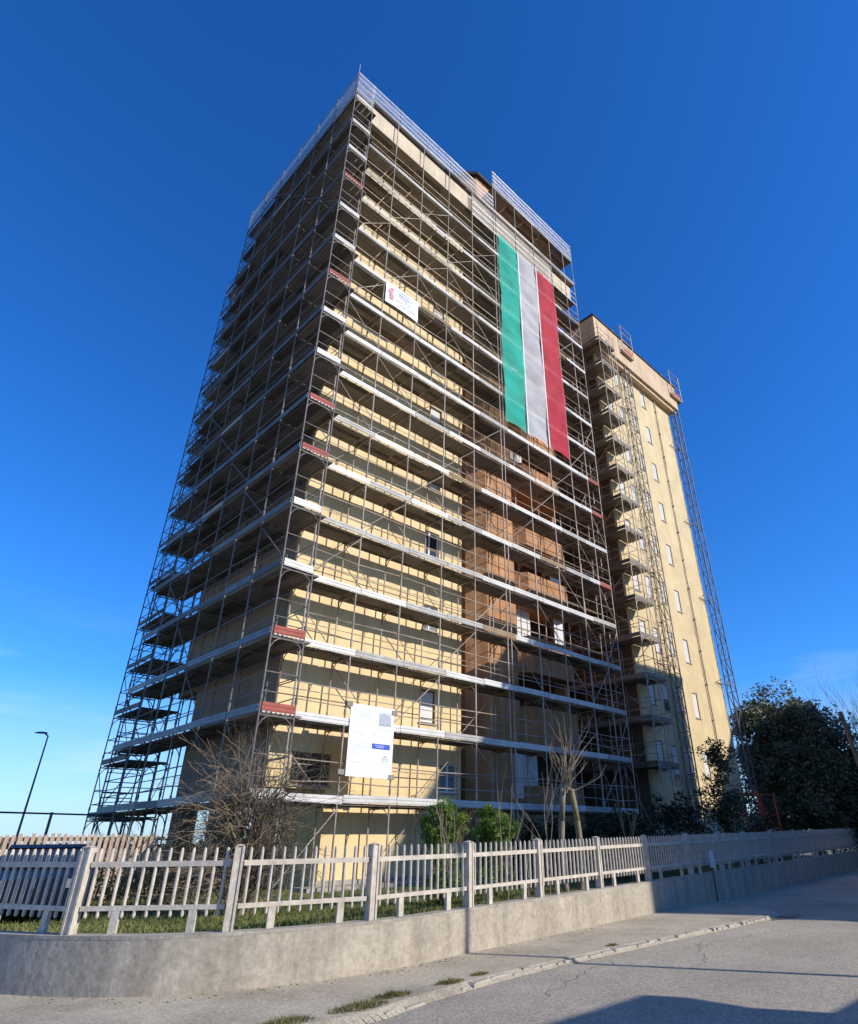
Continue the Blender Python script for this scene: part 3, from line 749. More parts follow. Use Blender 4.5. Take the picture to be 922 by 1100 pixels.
LV = [2*n-.2 for n in range(1, 16)]
def build_scaffolds():
    random.seed(21)
    # ---- shaded left face: x 0..1, y 0..10.7
    lvl = [2*n-.2 for n in range(1, 17)]
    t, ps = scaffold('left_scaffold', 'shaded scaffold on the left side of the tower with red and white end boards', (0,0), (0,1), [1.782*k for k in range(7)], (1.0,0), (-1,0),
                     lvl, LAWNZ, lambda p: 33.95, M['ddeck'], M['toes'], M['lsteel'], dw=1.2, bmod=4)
    reds = {2, 3, 6, 7, 10, 13}
    for n, z in enumerate(lvl, 1):
        m = toe_mb((0.03,-.04), (1.0,-.04), (0,-1), z, .22)
        m.m = [0]*len(m.m); o = m.build('end_board', M['red'] if n in reds else M['toe'], t)
        if n in reds:
            o['label'] = 'faded red end board'
            m = MB()
            m.obox((.05,-.06,z-.004),(.93,0,0),(0,.02,0),(0,0,.003))
            for i in range(7): m.obox((.06+i*.135, -.062, z-.03), (.075,0,0), (0,.02,0), (0,0,.028))
            m.build('white_stripe', M['white'], o)
    # top guard net, rails and the end net
    m = MB()
    for k in range(6):
        y0, y1 = 1.782*k+.03, 1.782*(k+1)-.03
        m.face([(-.05,y0,32.02),(-.05,y1,32.02),(-.05,y1,33.4),(-.05,y0,33.4)])
    m.build('guard_net', M['net'], t)
    m = MB(); m.face([(.02,-.06,32.05),(.98,-.06,32.05),(.98,-.06,33.85),(.02,-.06,33.85)]); m.build('guard_net', M['net'], t)
    m = MB()
    for z in (32.4, 32.9, 33.4, 33.8):
        m.tube((-.03,0,z),(-.03,10.7,z),.018); m.tube((0,-.04,z),(1,-.04,z),.018)
    m.build('guard_rail', M['galv'], t)
    m = MB(); m.tube((0,0,33.9),(0,0,34.6),.022); m.build('standard', M['galv'], t)
    # zig-zag bracing of the far end frames
    z = LAWNZ
    lst = []
    for i, zz in enumerate(lvl):
        for y in (10.69, 8.9):
            m = MB()
            a, b = ((0,y,z+.1), (1,y,zz-.15)) if i % 2 else ((1,y,z+.1), (0,y,zz-.15))
            m.tube(a, b, .017); lst.append((m, a))
        for h in (.65, 1.3):
            m = MB(); m.tube((0,10.69,z+h),(1,10.69,z+h),.015); lst.append((m, (0,10.69,z)))
        z = zz
    many('end_brace', lst, M['dsteel'], t)

    # ---- sunlit front face: y .417.., x 1.14..17.9
    xs = [1.14,2.84,4.62,6.44,8.20,9.98,10.2,11.95,13.65,15.4,16.85,17.9]
    top = lambda p: 37.45 if p.x > 9.9 else 34.85
    t, ps = scaffold('front_scaffold', 'scaffold with pale toe boards across the sunlit front of the tower, carrying signs and flag', (1.14,.417), (1,0), [x-1.14 for x in xs], (0,.95), (0,-1),
                     LV, LAWNZ, top, M['deck'], M['toe'], M['steel'])
    deck_mb((1.14,.46),(17.9,.46),(0,.95),31.85,10).build('deck', DM['galvanised_deck'], t)
    # walkway above the cornice and the raised one round the top storey
    d = deck_mb((1.1,.44),(17.9,.44),(0,.55),33.55,10).build('deck', DM['galvanised_deck'], t)
    toe_mb((1.1,.40),(17.9,.40),(0,-1),33.55).build('toe_board', TM['galvanised_toe_board'], d)
    d = deck_mb((9.98,.44),(17.9,.44),(0,.95),35.8,5).build('deck', DM['galvanised_deck'], t)
    toe_mb((9.98,.39),(17.9,.39),(0,-1),35.8).build('toe_board', TM['galvanised_toe_board'], d)
    xs2 = [x for x in xs if x != 10.2]
    for (x0, x1) in zip(xs2, xs2[1:]):
        z0, z1 = (33.7, 34.75) if x1 <= 10 else (36.0, 37.3)
        m = MB(); m.face([(x0+.04,.36,z0),(x1-.04,.36,z0),(x1-.04,.36,z1+random.uniform(-.06,.06)),(x0+.04,.36,z1)])
        m.build('guard_net', M['net'], t)
    m = MB()
    for z in (34.0, 34.35, 34.75): m.tube((1.1,.39,z),(9.98,.39,z),.017)
    for z in (36.1, 36.5, 36.9, 37.3): m.tube((9.98,.39,z),(17.9,.39,z),.018)
    m.build('guard_rail', M['galv'], t)
    for z in (31.6, 32.1, 32.6): 
        m = MB(); m.tube((8.2,.39,z),(17.9,.39,z),.015); m.build('guard_rail', M['galv'], t)
    m = MB(); m.face([(8.25,.44,31.55),(15.4,.44,31.55),(15.4,.44,33.3),(8.25,.44,33.3)]); m.build('debris_net', M['gnet'], t)
    m = MB(); m.face([(17.93,.45,36.0),(17.93,1.35,36.0),(17.93,1.35,37.3),(17.93,.45,37.3)]); m.build('guard_net', M['net'], t)
    # short red end boards at the right end
    for n in (8, 6, 9):
        m = toe_mb((16.9,.36),(17.9,.36),(0,-1),2*n-.21,.22); m.m = [0]*len(m.m); o = m.build('end_board', M['red'], t); o['label'] = 'faded red end board'
    # wall anchors
    lst = []
    for z in LV[::2]:
        for x in (2.84,6.44):
            m = MB(); m.tube((x,1.35,z+.35),(x,1.6,z+.35),.02); lst.append((m,(x,1.5,z)))
    many('wall_anchor', lst, M['steel'], t)

    # ---- corner scaffold on the tower beyond: decks along its left wall
    lv = [2*n-.2 for n in range(2, 16)]
    t, ps = scaffold('corner_scaffold', 'narrow shaded scaffold platforms stepping up the left corner of the plain yellow tower', (19.62,.1), (0,1), [0,1.8,3.6,5.4], (.98,0), (-1,0),
                     lv, LAWNZ, lambda p: 31.2, M['deck'], M['deck'], M['steel'], dw=1.0)
    for x in (20.95, 21.5):
        m = MB(); m.tube((x,.12,3.0),(x,.12,31.0),.022); m.build('standard', M['steel'], t)
    lst = []
    for n, z in enumerate(lv):
        m = toe_mb((19.62,.07),(21.45,.07),(0,-1),z,.2); m.m = [0]*len(m.m); m.build('end_board', M['deck'], t)
        deck_mb((20.64,.1),(21.45,.1),(0,1.05),z,1).build('deck', DM['galvanised_deck'], t)
        for h in (.5, 1.0):
            m = MB(); m.tube((20.6,.12,z+h),(21.5,.12,z+h),.016); lst.append((m,(21,.1,z)))
        m = MB(); a = (20.95,.12,z+.1); b = (21.5,.12,z+1.8)
        if n % 2: a, b = (21.5,.12,z+.1), (20.95,.12,z+1.8)
        m.tube(a, b, .014); lst.append((m, a))
        m = MB(); m.tube((21.5,.12,z+.5),(21.5,1.2,z+.5),.016); lst.append((m, a))
    many('outrigger_tube', lst, M['steel'], t)

    # ---- stair scaffold tower beyond the left end
    lv = [2*n-.2 for n in range(1, 17)]
    t, ps = scaffold('rear_scaffold', 'dark lattice scaffold tower seen behind the far left end of the main scaffold', (1.2,12.9), (0,1), [0,1.5,3.0], (1.7,0), (-1,0),
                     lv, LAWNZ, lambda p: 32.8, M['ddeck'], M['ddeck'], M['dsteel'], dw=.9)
build_scaffolds()

# cable from the scaffold to the tower's roof
def cable():
    m = MB(); a = Vector((17.9,.45,33.2)); b = Vector((20.2,.7,32.7)); pts = []
    for i in range(9):
        f = i/8; p = a.lerp(b, f); p.z -= .35*4*f*(1-f)*.3; pts.append(p)
    m.path(pts, .014, n=5)
    tag(m.build('cable', M['dsteel']), 'thin dark cable strung from the scaffold to the roof of the plain tower', 'cable')
cable()

# mast climbers: lattice masts with platform cages
def mast(name, label, x, y, base_red):
    t = thing(name, label, 'mast climber', (x, y, LAWNZ), 'climbing masts on the plain tower')
    w = .62 if not base_red else .7
    m = MB()
    for dx in (0, w):
        for dy in (0, .3): m.tube((x+dx,y+dy,LAWNZ),(x+dx,y+dy,32.6),.036)
    MS = M['dsteel'] if base_red else M['lsteel']
    m.build('mast', MS, t)
    m = MB(); z = LAWNZ; i = 0
    while z < 32:
        for dy in (0, .3):
            m.tube((x,y+dy,z),(x+w,y+dy,z),.028)
            a, b = (x, x+w) if i % 2 else (x+w, x)
            m.tube((a,y+dy,z),(b,y+dy,z+1.0),.018)
        for dx in (0, w): m.tube((x+dx,y,z),(x+dx,y+.3,z+1.0),.013)
        z += 1.0; i += 1
    m.build('lattice', MS, t)
    for zz in (3.5, 9.2, 14.6, 20.2, 26.6):
        m = MB(); 
        m.tube((x,y+.3,zz),(x-.9,1.2,zz),.022); m.tube((x+w,y+.3,zz),(x-.9,1.2,zz+.02),.02); m.tube((x,y,zz),(x-.9,y+.1,zz+.15),.016); m.tube((x-.9,y+.1,zz+.15),(x-.9,1.2,zz),.016)
        m.tube((x-.06,y+.15,zz),(x+w+.06,y+.15,zz),.03); m.build('wall_tie', M['steel'], t)
    # cage at the head
    m = MB(); z0 = 31.2
    X0, X1 = x-.5, x+w+.3
    for (px, py) in ((X0,y-.35),(X1,y-.35),(X0,y+.25),(X1,y+.25)): m.tube((px,py,z0),(px,py,z0+2.4),.028)
    for z in (z0+.5, z0+1.1, z0+1.8, z0+2.4):
        m.tube((X0,y-.35,z),(X1,y-.35,z),.02); m.tube((X0,y-.35,z),(X0,y+.25,z),.02); m.tube((X1,y-.35,z),(X1,y+.25,z),.02)
    m.box((X0,y-.35,z0-.05),(X1,y+.25,z0)); m.build('platform_cage', M['steel'], t)
    m = MB(); m.box((X0+.1,y-.3,z0+.05),(X1-.1,y-.27,z0+.45)); m.build('drive_cover', M['red'], t)
    if base_red:
        m = MB()
        for (px, py) in ((x-.9,y-.6),(x+1.4,y-.6),(x-.9,y+.2),(x+1.4,y+.2)): m.tube((px,py,LAWNZ),(px,py,3.1),.05)
        for z in (.5, 1.2, 2.0, 3.0):
            m.tube((x-.9,y-.6,z),(x+1.4,y-.6,z),.035); m.tube((x-.9,y-.6,z),(x-.9,y+.2,z),.035)
        m.tube((x-.9,y-.6,3.0),(x+1.4,y-.6,.5),.045)
        m.build('base_enclosure', M['redp'], t)
        m = MB(); m.box((x-.2,y-.5,LAWNZ),(x+1.0,y+.1,1.3)); m.build('motor_housing', M['white'], t)
mast('mast_climber', 'slim lattice climbing mast between the white window columns of the plain tower', 23.75, .72, False)
mast('mast_climber', 'lattice climbing mast at the far right edge of the plain tower with red base', 30.68, .72, True)

# ------------------------------------------------------------------ flag, signs
def cloth(name, x0, x1, z0, z1, y, m_, nx=8, nz=88, amp=1.):
    mb = MB(); g = []
    for j in range(nz+1):
        for i in range(nx+1):
            u, v = i/nx, j/nz
            x = x0+(x1-x0)*u; z = z0+(z1-z0)*v
            yy = y-.10*math.sin(math.pi*u)*(.5+.5*math.sin(v*41.5+u*1.5))-.05*math.sin(v*13+u*4)-.012*math.sin(v*120+u*9)
            yy = y+(yy-y)*amp
            x += amp*.02*math.sin(v*41.5+i)*(1 if i in (0, nx) else .3)
            mb.v.append((x, yy, z))
    for j in range(nz):
        for i in range(nx):
            k = j*(nx+1)+i; mb.f.append((k, k+1, k+nx+2, k+nx+1)); mb.m.append(0)
    return mb
def flag():
    t = thing('flag_banner', 'huge green, white and red vertical flag of mesh cloth hung on the scaffold front', 'flag', (12.7,.3,18.3))
    cloth('green_stripe', 10.24, 11.86, 18.3, 31.55, .32, M['fgreen']).build('green_stripe', M['fgreen'], t, True)
    cloth('white_stripe', 11.93, 13.53, 18.3, 31.45, .33, M['fwhite']).build('white_stripe', M['fwhite'], t, True)
    cloth('red_stripe', 13.6, 15.3, 18.3, 31.4, .32, M['fred']).build('red_stripe', M['fred'], t, True)
    for x in (11.895, 13.565):
        m = MB(); m.box((x-.04,.285,18.3),(x+.04,.30,31.4)); m.build('hem', M['white'], t)
flag()

def sign():
    t = thing('site_sign', 'white construction notice board with blue box fixed low on the front scaffold', 'sign', (3.77,.36,2.45))
    Y = .34; x0, x1, z0, z1 = 2.98, 4.58, 2.47, 4.42
    m = MB(); m.box((x0,Y,z0),(x1,Y+.03,z1)); m.build('board', M['board'], t)
    W, H = x1-x0, z1-z0
    def R_(u0, u1, v0, v1, y=Y-.004):     # v measured from the top
        return ((x0+u0*W, y, z1-v1*H), (x0+u1*W, y+.0035, z1-v0*H))
    random.seed(2)
    tx = MB()
    def line(u0, u1, v, h=.011):
        u = u0
        while u < u1-.01:
            l = min(random.uniform(.03, .09), u1-u); tx.box(*R_(u, u+l, v, v+h)); u += l+.012
    for k, v in enumerate((.09,.115,.14,.165)): line(.12+.02*k, .52-.01*k, v, .013)
    for v in (.39,.415): line(.10, .36, v, .014)
    for v in (.505,.525,.565,.585,.605): line(.10, .46, v, .01)
    for v in (.665,.685,.72): line(.09, .28, v, .01)
    for v in (.79,.81): line(.09, .32, v, .01)
    line(.10,.28,.935,.008); line(.4,.75,.945,.007); line(.82,.93,.945,.006)
    line(.55,.93,.315,.01); line(.62,.92,.335,.01); line(.56,.93,.425,.012); line(.70,.9,.80,.01); line(.6,.9,.84,.008)
    tx.build('printed_text', M['ink2'], t)
    m = MB(); m.box(*R_(.05,.57,.27,.276)); m.box(*R_(.05,.95,.355,.358)); m.build('rule', M['ink2'], t)
    # small picture of the towers
    m = MB(); m.box(*R_(.64,.93,.07,.27)); pic = m.build('picture', M['ink2'], t)
    m = MB()
    for (u0, u1, v0) in ((.655,.715,.10),(.73,.80,.085),(.815,.87,.10),(.885,.92,.12)): m.box(*R_(u0,u1,v0,.265,Y-.008))
    for u in (.66,.75,.85): m.box(*R_(u,u+.06,.24,.268,Y-.0125))
    m.build('picture_towers', M['ink'], pic)
    m = MB(); m.box(*R_(.52,.93,.53,.605)); bb = m.build('blue_box', M['blue'], t)
    m = MB(); m.box(*R_(.58,.80,.552,.56,Y-.008)); m.box(*R_(.62,.78,.575,.583,Y-.008)); m.build('box_text', M['lilac'], bb)
    m = MB(); m.box(*R_(.53,.57,.395,.415)); m.build('mark', M['ink'], t)
    # house shaped emblem
    m = MB(); 
    a = R_(.77,.89,.72,.78)
    m.box(*R_(.775,.79,.72,.775)); m.box(*R_(.87,.885,.72,.775)); m.box(*R_(.775,.885,.765,.775))
    X = lambda u: x0+u*W; Z = lambda v: z1-v*H
    m.face([(X(.76),Y-.004,Z(.72)),(X(.90),Y-.004,Z(.72)),(X(.83),Y-.004,Z(.685))]); m.box(*R_(.79,.87,.735,.745)); m.build('emblem', M['ink'], t)
    for x, z in ((x0-.16, z0+.1), (x1+.0, z0+.05), (x0-.05, z1-.02), (x1-.0, z1-.1)):
        m = MB(); m.box((x-.10,Y-.02,z-.07),(x+.10,Y+.06,z+.06)); m.build('clamp', M['deck'], t)
sign()

def banner():
    t = thing('banner', 'small white company banner with faded red emblem high on the front scaffold', 'banner', (3.78,.36,20.7))
    mb = cloth('b', 2.9, 4.68, 20.72, 21.93, .34, None, 8, 6, .25); mb.build('cloth', M['board'], t)
    Y = .30
    m = MB()
    # wavy vertical emblem
    for k in range(8):
        z = 21.0+k*.085; x = 3.2+.05*math.sin(k*1.1); m.box((x-.09-.02*(k%3),Y,z),(x+.08,Y+.004,z+.08))
    m.build('emblem', M['pink'], t)
    random.seed(4); m = MB()
    for k, (a, b) in enumerate(((3.55,4.2),(3.58,4.35),(3.55,4.15),(3.6,4.3),(3.5,4.45),(3.7,4.5))):
        z = 21.72-k*.145; u = a; m = MB(); m.box((a,Y+.0045,z+.025),(b,Y+.006,z+.035))
        while u < b:
            l = random.uniform(.05,.14); m.box((u,Y,z),(min(u+l,b),Y+.004,z+.06)); u += l+.03
        m.build('printed_text', M['lilac'], t)
    m = MB(); m.box((3.44,Y,20.95),(3.455,Y+.004,21.75)); m.build('rule', M['lilac'], t)
banner()

# ------------------------------------------------------------------ vegetation
def leaf_cluster(mb, c, r, n, size, flat=.8):
    for _ in range(n):
        d = Vector((random.gauss(0,1), random.gauss(0,1), random.gauss(0,1))).normalized()*r*(random.random()**.45)
        p = Vector(c)+Vector((d.x, d.y, d.z*flat))
        a = Vector((random.gauss(0,1), random.gauss(0,1), random.gauss(0,.6))).normalized(); b = a.orthogonal().normalized()
        b.rotate(Matrix.Rotation(random.uniform(0, 6.28), 3, a))
        s = size*random.uniform(.6, 1.3)
        mb.face([p-a*s, p-b*s*.45, p+a*s, p+b*s*.45])

def crown(mb, centre, rx, ry, rz, nclump, nleaf, size, cr, shell=.55):
    cs = []
    for _ in range(nclump):
        d = Vector((random.gauss(0,1), random.gauss(0,1), random.gauss(0,1))).normalized()*(shell+(1-shell)*random.random())
        c = (centre[0]+d.x*rx, centre[1]+d.y*ry, centre[2]+d.z*rz); cs.append(c)
        leaf_cluster(mb, c, cr*random.uniform(.6, 1.3), int(nleaf*random.uniform(.6, 1.3)), size)
    return cs

def branch(mb, p, d, L, r, depth, spread=.5, up=.1, n=5, kids=3, seg=4, taper=.35):
    pts = [Vector(p)]; dd = Vector(d).normalized()
    for i in range(seg):
        dd = (dd+Vector((random.gauss(0,.12), random.gauss(0,.12), random.gauss(0,.1)+up*.3))).normalized()
        pts.append(pts[-1]+dd*L/seg)
    mb.path(pts, r, r*taper, n)
    if depth > 0:
        for k in range(kids):
            f = random.uniform(.3, 1.0); i = min(int(f*seg), seg-1); q = pts[i].lerp(pts[i+1], f*seg-i)
            nd = (dd+Vector((random.gauss(0,spread), random.gauss(0,spread), random.gauss(0,spread*.7)+up))).normalized()
            branch(mb, q, nd, L*random.uniform(.45,.75), max(r*(1-f*(1-taper))*.65, .003), depth-1, spread, up, max(3,n-1), kids, max(2,seg-1), taper)

def polar(az, d): a = R(az); return CAM.x+d*math.sin(a), CAM.y+d*math.cos(a)

def big_tree():
    random.seed(31)
    x, y = polar(71.0, 50); t = thing('evergreen_tree', 'large dark evergreen tree right of the plain tower', 'tree', (x, y, LAWNZ))
    tr = MB(); tr.path([(x,y,-.4),(x+.1,y,2),(x,y+.2,5)], .35, .2, 8)
    for k in range(9):
        a = k*.7; branch(tr, (x,y,1.5+k*.4), (math.cos(a),math.sin(a),.7), 3.5, .12, 1, .4, .2, 6)
    tr.build('trunk', M['bark'], t)
    m = MB()
    crown(m, (x,y,5.4), 4.3, 4.3, 4.7, 230, 260, .13, 1.15, .05); crown(m, (x-.6,y+.4,7.9), 2.9, 2.9, 1.5, 70, 200, .12, .8, .05)
    crown(m, (x-2.3,y+1.7,5.0), 2.2, 2.2, 3.9, 50, 220, .13, .85, .1); crown(m, (x+2.7,y-1.7,4.5), 2.4, 2.4, 4.0, 55, 220, .13, .85, .1)
    crown(m, (x,y,2.2), 4.6, 4.6, 2.2, 60, 200, .13, .95, .4)
    m.build('crown', M['leafd'], t)
    # second, looser one behind to the right
    x, y = polar(76.2, 52); t = thing('evergreen_tree', 'brownish green tree at the right edge beside the wooden pole', 'tree', (x, y, LAWNZ))
    tr = MB(); tr.path([(x,y,-.4),(x,y,3.5)], .25, .15, 8); tr.build('trunk', M['bark'], t)
    m = MB(); crown(m, (x,y,3.6), 3.8, 3.8, 3.4, 110, 190, .12, .9, .12); m.build('crown', M['ivy'], t)
big_tree()

def bare_tree():
    for az, d, h, lab, sd in ((75.6, 58, 11.5, 'tall bare tree with fine grey twigs rising behind the evergreens at the right edge', 41), (77.6, 56, 10.5, 'bare twiggy tree cut by the right edge of the photo', 43)):
        random.seed(sd)
        x, y = polar(az, d); t = thing('bare_tree', lab, 'tree', (x, y, LAWNZ), 'bare trees at the right edge')
        m = MB(); m.path([(x,y,-.4),(x+.1,y,2.5),(x,y+.1,5)], .2, .14, 7); m.build('trunk', M['gtwig'], t)
        m = MB()
        for k in range(9):
            a = k*2.4; branch(m, (x,y,2.5+k*.3), (math.cos(a)*.5,math.sin(a)*.5,1), h*.45, .06, 3, .28, .35, 5, 3, 4, .45)
        m.build('crown', M['gtwig'], t)
bare_tree()

def hedges():
    random.seed(51)
    # tall glossy tree in front of the plain tower
    x, y = polar(65.2, 29.5); t = thing('magnolia_tree', 'small glossy dark leaved tree in front of the plain tower', 'tree', (x, y, LAWNZ))
    tr = MB(); tr.path([(x,y,-.35),(x+.05,y,1.4),(x,y,3.4)], .07, .03, 7)
    for k in range(14): branch(tr, (x,y,.4+k*.22), (math.cos(k*2.4),math.sin(k*2.4),.5), 1.2, .02, 1, .4, .1, 4)
    tr.build('trunk', M['bark'], t)
    m = MB(); crown(m, (x,y,1.8), 1.3, 1.3, 1.6, 75, 46, .07, .34, .2); crown(m, (x+.05,y,3.7), .7, .7, 1.25, 38, 46, .07, .3, .2); m.build('crown', M['leafm'], t)
    for az, d, rx, h, lab in ((61.2, 28, 1.25, 2.5, 'dark rounded hedge bush left of the glossy tree, behind the fence'), (67.0, 34, 1.0, 1.9, 'low dark bush right of the glossy tree, under the climbing mast'),
                              (57.2, 24, 1.5, 1.7, 'dark low shrub in the shade behind the fence, right of the pollarded tree'), (54.5, 26, 1.6, 1.6, 'dark shrub in deep shade behind the pollarded tree'), (50.5, 24, 1.5, 1.5, 'shaded shrub against the ground floor of the orange bay'),
                              (72.0, 50, 2.4, 3.0, 'dark shrub at the foot of the large evergreen'), (75.6, 54, 3.2, 4.0, 'broad dark shrub near the right edge behind the fence end')):
        x, y = polar(az, d); t = thing('shrub', lab, 'shrub', (x, y, LAWNZ), 'dark shrubs behind the fence')
        m = MB(); m.path([(x,y,-.35),(x,y,h*.6)], .05, .03, 6); 
        for k in range(6): branch(m, (x,y,.1), (math.cos(k),math.sin(k),1.1), h*.6, .025, 1, .4, .1, 4)
        m.build('stem', M['bark2'], t)
        m = MB(); crown(m, (x,y,h*.45), rx, rx*.9, h*.55, int(45*rx), 50, .085, .38, .3); m.build('foliage', M['leafh'], t)
    for az, d, rx, h, lab, mt in ((42.5, 14.6, .5, 1.62, 'bright green sunlit bush behind the fence, below the notice board side', 'leafg'), (46.6, 16.5, .62, 1.55, 'green bush half in shade behind the fence, right of the bright one', 'leafg')):
        x, y = polar(az, d); t = thing('shrub', lab, 'shrub', (x, y, LAWNZ), 'green bushes behind the fence')
        m = MB()
        for k in range(9): branch(m, (x,y,-.3), (math.cos(k*1.9)*.35,math.sin(k*1.9)*.35,1), h*.8, .016, 2, .3, .2, 4)
        m.build('stem', M['bark2'], t)
        m = MB(); crown(m, (x,y,h*.66), rx, rx, h*.36, 80, 100, .032, .15, .35); crown(m, (x,y,.2), rx*.85, rx*.85, .5, 40, 60, .032, .16, .35); crown(m, (x-.1,y,h*.86), rx*.45, rx*.45, h*.2, 22, 80, .032, .13, .1)
        m.build('foliage', M[mt], t)
hedges()

def thicket():
    random.seed(61)
    x, y = polar(27.0, 13.8); t = thing('bare_bush', 'tangled bare brown bush before the scaffold corner, twigs arching in all directions', 'bush', (x, y, LAWNZ))
    m = MB()
    for k in range(7):
        a = k*.9; branch(m, (x+math.cos(a)*.15,y+math.sin(a)*.15,-.35), (math.cos(a)*.25,math.sin(a)*.25,1), 1.7, .05, 0, .3, .2, 7)
    m.build('trunk', M['bark3'], t)
    m = MB()
    for k in range(210):
        a = random.uniform(0, 6.28); s = random.uniform(.1, .85); z0 = random.uniform(-.2, 1.4)
        r0 = random.uniform(0, .35)
        pts = [Vector((x+math.cos(a)*r0, y+math.sin(a)*r0, z0))]
        d = Vector((math.cos(a)*s, math.sin(a)*s, random.uniform(.5, 1.3))).normalized(); L = random.uniform(.75, 1.6); n = 7
        for i in range(n):
            d = (d+Vector((random.gauss(0,.16), random.gauss(0,.16), -.11+random.gauss(0,.1)))).normalized(); pts.append(pts[-1]+d*L/n)
        m.path(pts, .011, .004, 4)
        for j in range(4):
            q = pts[random.randint(2, n)]
            branch(m, q, d+Vector((random.gauss(0,.7),random.gauss(0,.7),random.gauss(0,.6))), random.uniform(.25,.75), .006, 1, .6, -.1, 3, 2, 3, .5)
    for k in range(14):   # long shoots above the mass
        a = random.uniform(0, 6.28)
        branch(m, (x+math.cos(a)*.3,y+math.sin(a)*.3,1.2), (math.cos(a)*.4,math.sin(a)*.4,1), random.uniform(1.1,2.0), .009, 1, .4, .2, 4, 3, 4, .4)
    m.build('branches', M['bark2'], t)
    m = MB(); crown(m, (x,y,.9), .9, .9, 1.1, 60, 26, .035, .28, .2); m.build('foliage', M['ivy'], t)
    # low tangle left of it
    random.seed(66)
    x, y = polar(22.5, 16.0); t = thing('bare_bush', 'lower dark tangle of twigs left of the big bare bush, under the lowest left deck', 'bush', (x, y, LAWNZ))
    m = MB()
    for k in range(70):
        a = random.uniform(0, 6.28); branch(m, (x+random.gauss(0,.3),y+random.gauss(0,.3),-.3), (math.cos(a)*.7,math.sin(a)*.7,1), random.uniform(.7,1.5), .010, 2, .5, 0, 4, 2, 4, .4)
    m.build('branches', M['bark2'], t)
    m = MB(); crown(m, (x,y,.4), .9, .9, .7, 30, 30, .04, .3, .2); m.build('foliage', M['ivy'], t)
thicket()

def pollard():
    random.seed(71)
    x, y = polar(52.7, 18.0); t = thing('pollarded_tree', 'pollarded tree with two pale trunks and bare upright shoots behind the fence', 'tree', (x, y, LAWNZ))
    for k, (dx, dy, top, mm) in enumerate(((-.12, .1, (-.1,.0,2.15), 'bark'), (.16, -.12, (.18,-.05,2.05), 'bark3'))):
        m = MB(); m.path([(x+dx,y+dy,-.35),(x+dx*1.5,y+dy*1.5,.5),(x+dx*1.3+.03,y+dy,1.3),(x+top[0],y+top[1],top[2])], .085, .075, 9); m.build('trunk', M[mm], t, True)
    m = MB()
    for k in range(22):
        a = k*2.4; b0 = (x+random.uniform(-.15,.2), y+random.uniform(-.12,.12), random.uniform(1.9,2.2))
        s = random.uniform(.1,.6)
        branch(m, b0, (math.cos(a)*s,math.sin(a)*s,1), random.uniform(.6,1.35), .022, 1, .3, .15, 5, 2, 4, .5)
    branch(m, (x+.18,y-.05,1.98), (.8,-.5,.15), 1.0, .02, 1, .3, .2, 5)
    m.build('branches', M['bark'], t)
    for az, d, h, lab, sd in ((47.6, 15.0, 1.6, 'bare sapling forking in a V before the shaded bush', 72), (42.9, 13.2, 1.55, 'thin bare stems in front of the bright green bush', 73), (50.9, 16.3, 2.0, 'leaning bare shoot left of the pollarded tree', 74),
                              (57.4, 19.5, 1.7, 'bare sapling with a few upright pale shoots, right of the pollarded tree', 75), (49.2, 16, 1.0, 'short bare stick plant between the bushes and the pollarded tree', 76)):
        random.seed(sd); x, y = polar(az, d); t = thing('sapling', lab, 'sapling', (x, y, LAWNZ), 'bare saplings behind the fence')
        m = MB(); m.path([(x,y,-.35),(x+.02,y,.2),(x,y+.02,.55)], .022, .016, 6); m.build('trunk', M['bark'], t)
        m = MB()
        for k in range(4):
            a = k*1.7+sd; branch(m, (x,y,random.uniform(.2,.5)), (math.cos(a)*.35,math.sin(a)*.35,1), h-.4, .013, 1, .25, .2, 5, 2, 4, .45)
        m.build('branches', M['bark'], t)
pollard()

# ------------------------------------------------------------------ left background: lamp, fences, hedge, car
def street_lamp(name, lab, x, y, h, armdir, s=1.0):
    t = thing(name, lab, 'street lamp', (x, y, -.8))
    m = MB(); m.tube((x,y,-.8),(x,y,h),.09*s,.05*s,10); m.tube((x,y,-.8),(x,y,.6),.13*s,.11*s,10); m.build('post', M['lampg'], t)
    d = Vector((*armdir, 0)).normalized(); e = Vector((x,y,h))+d*.16
    m = MB(); m.tube((x,y,h-.03),e+Vector((0,0,.08)),.035); o = m.build('arm', M['lampg'], t)
    n = Vector((-d.y, d.x, 0)); m = MB(); k = 0
    prof = [(0,.08,.05),(.25,.16,.09),(.7,.17,.08),(1.0,.08,.03)]
    rings = []
    for u, w, hh in prof:
        c = e+d*(u*.62-.1)+Vector((0,0,.1)); b = len(m.v)
        m.v += [tuple(c-n*w), tuple(c-n*w*.6+Vector((0,0,hh))), tuple(c+n*w*.6+Vector((0,0,hh))), tuple(c+n*w), tuple(c-Vector((0,0,.02)))]
        rings.append(b)
    for a, b in zip(rings, rings[1:]):
        for i in range(5): m.f.append((a+i, a+(i+1)%5, b+(i+1)%5, b+i)); m.m.append(0)
    m.f.append(tuple(rings[0]+i for i in range(5))); m.f.append(tuple(rings[-1]+i for i in reversed(range(5)))); m.m += [0,0]
    m.build('lamp_head', M['lampg'], t)
x, y = polar(11.85, 45); street_lamp('street_lamp', 'tall slim street lamp far off at the left edge', x, y, 6.4, (-1,.3), .8)
street_lamp('street_lamp', 'street lamp across the road, seen only by its long shadow', 6.38, -17.3, 7.2, (-.6,.8))

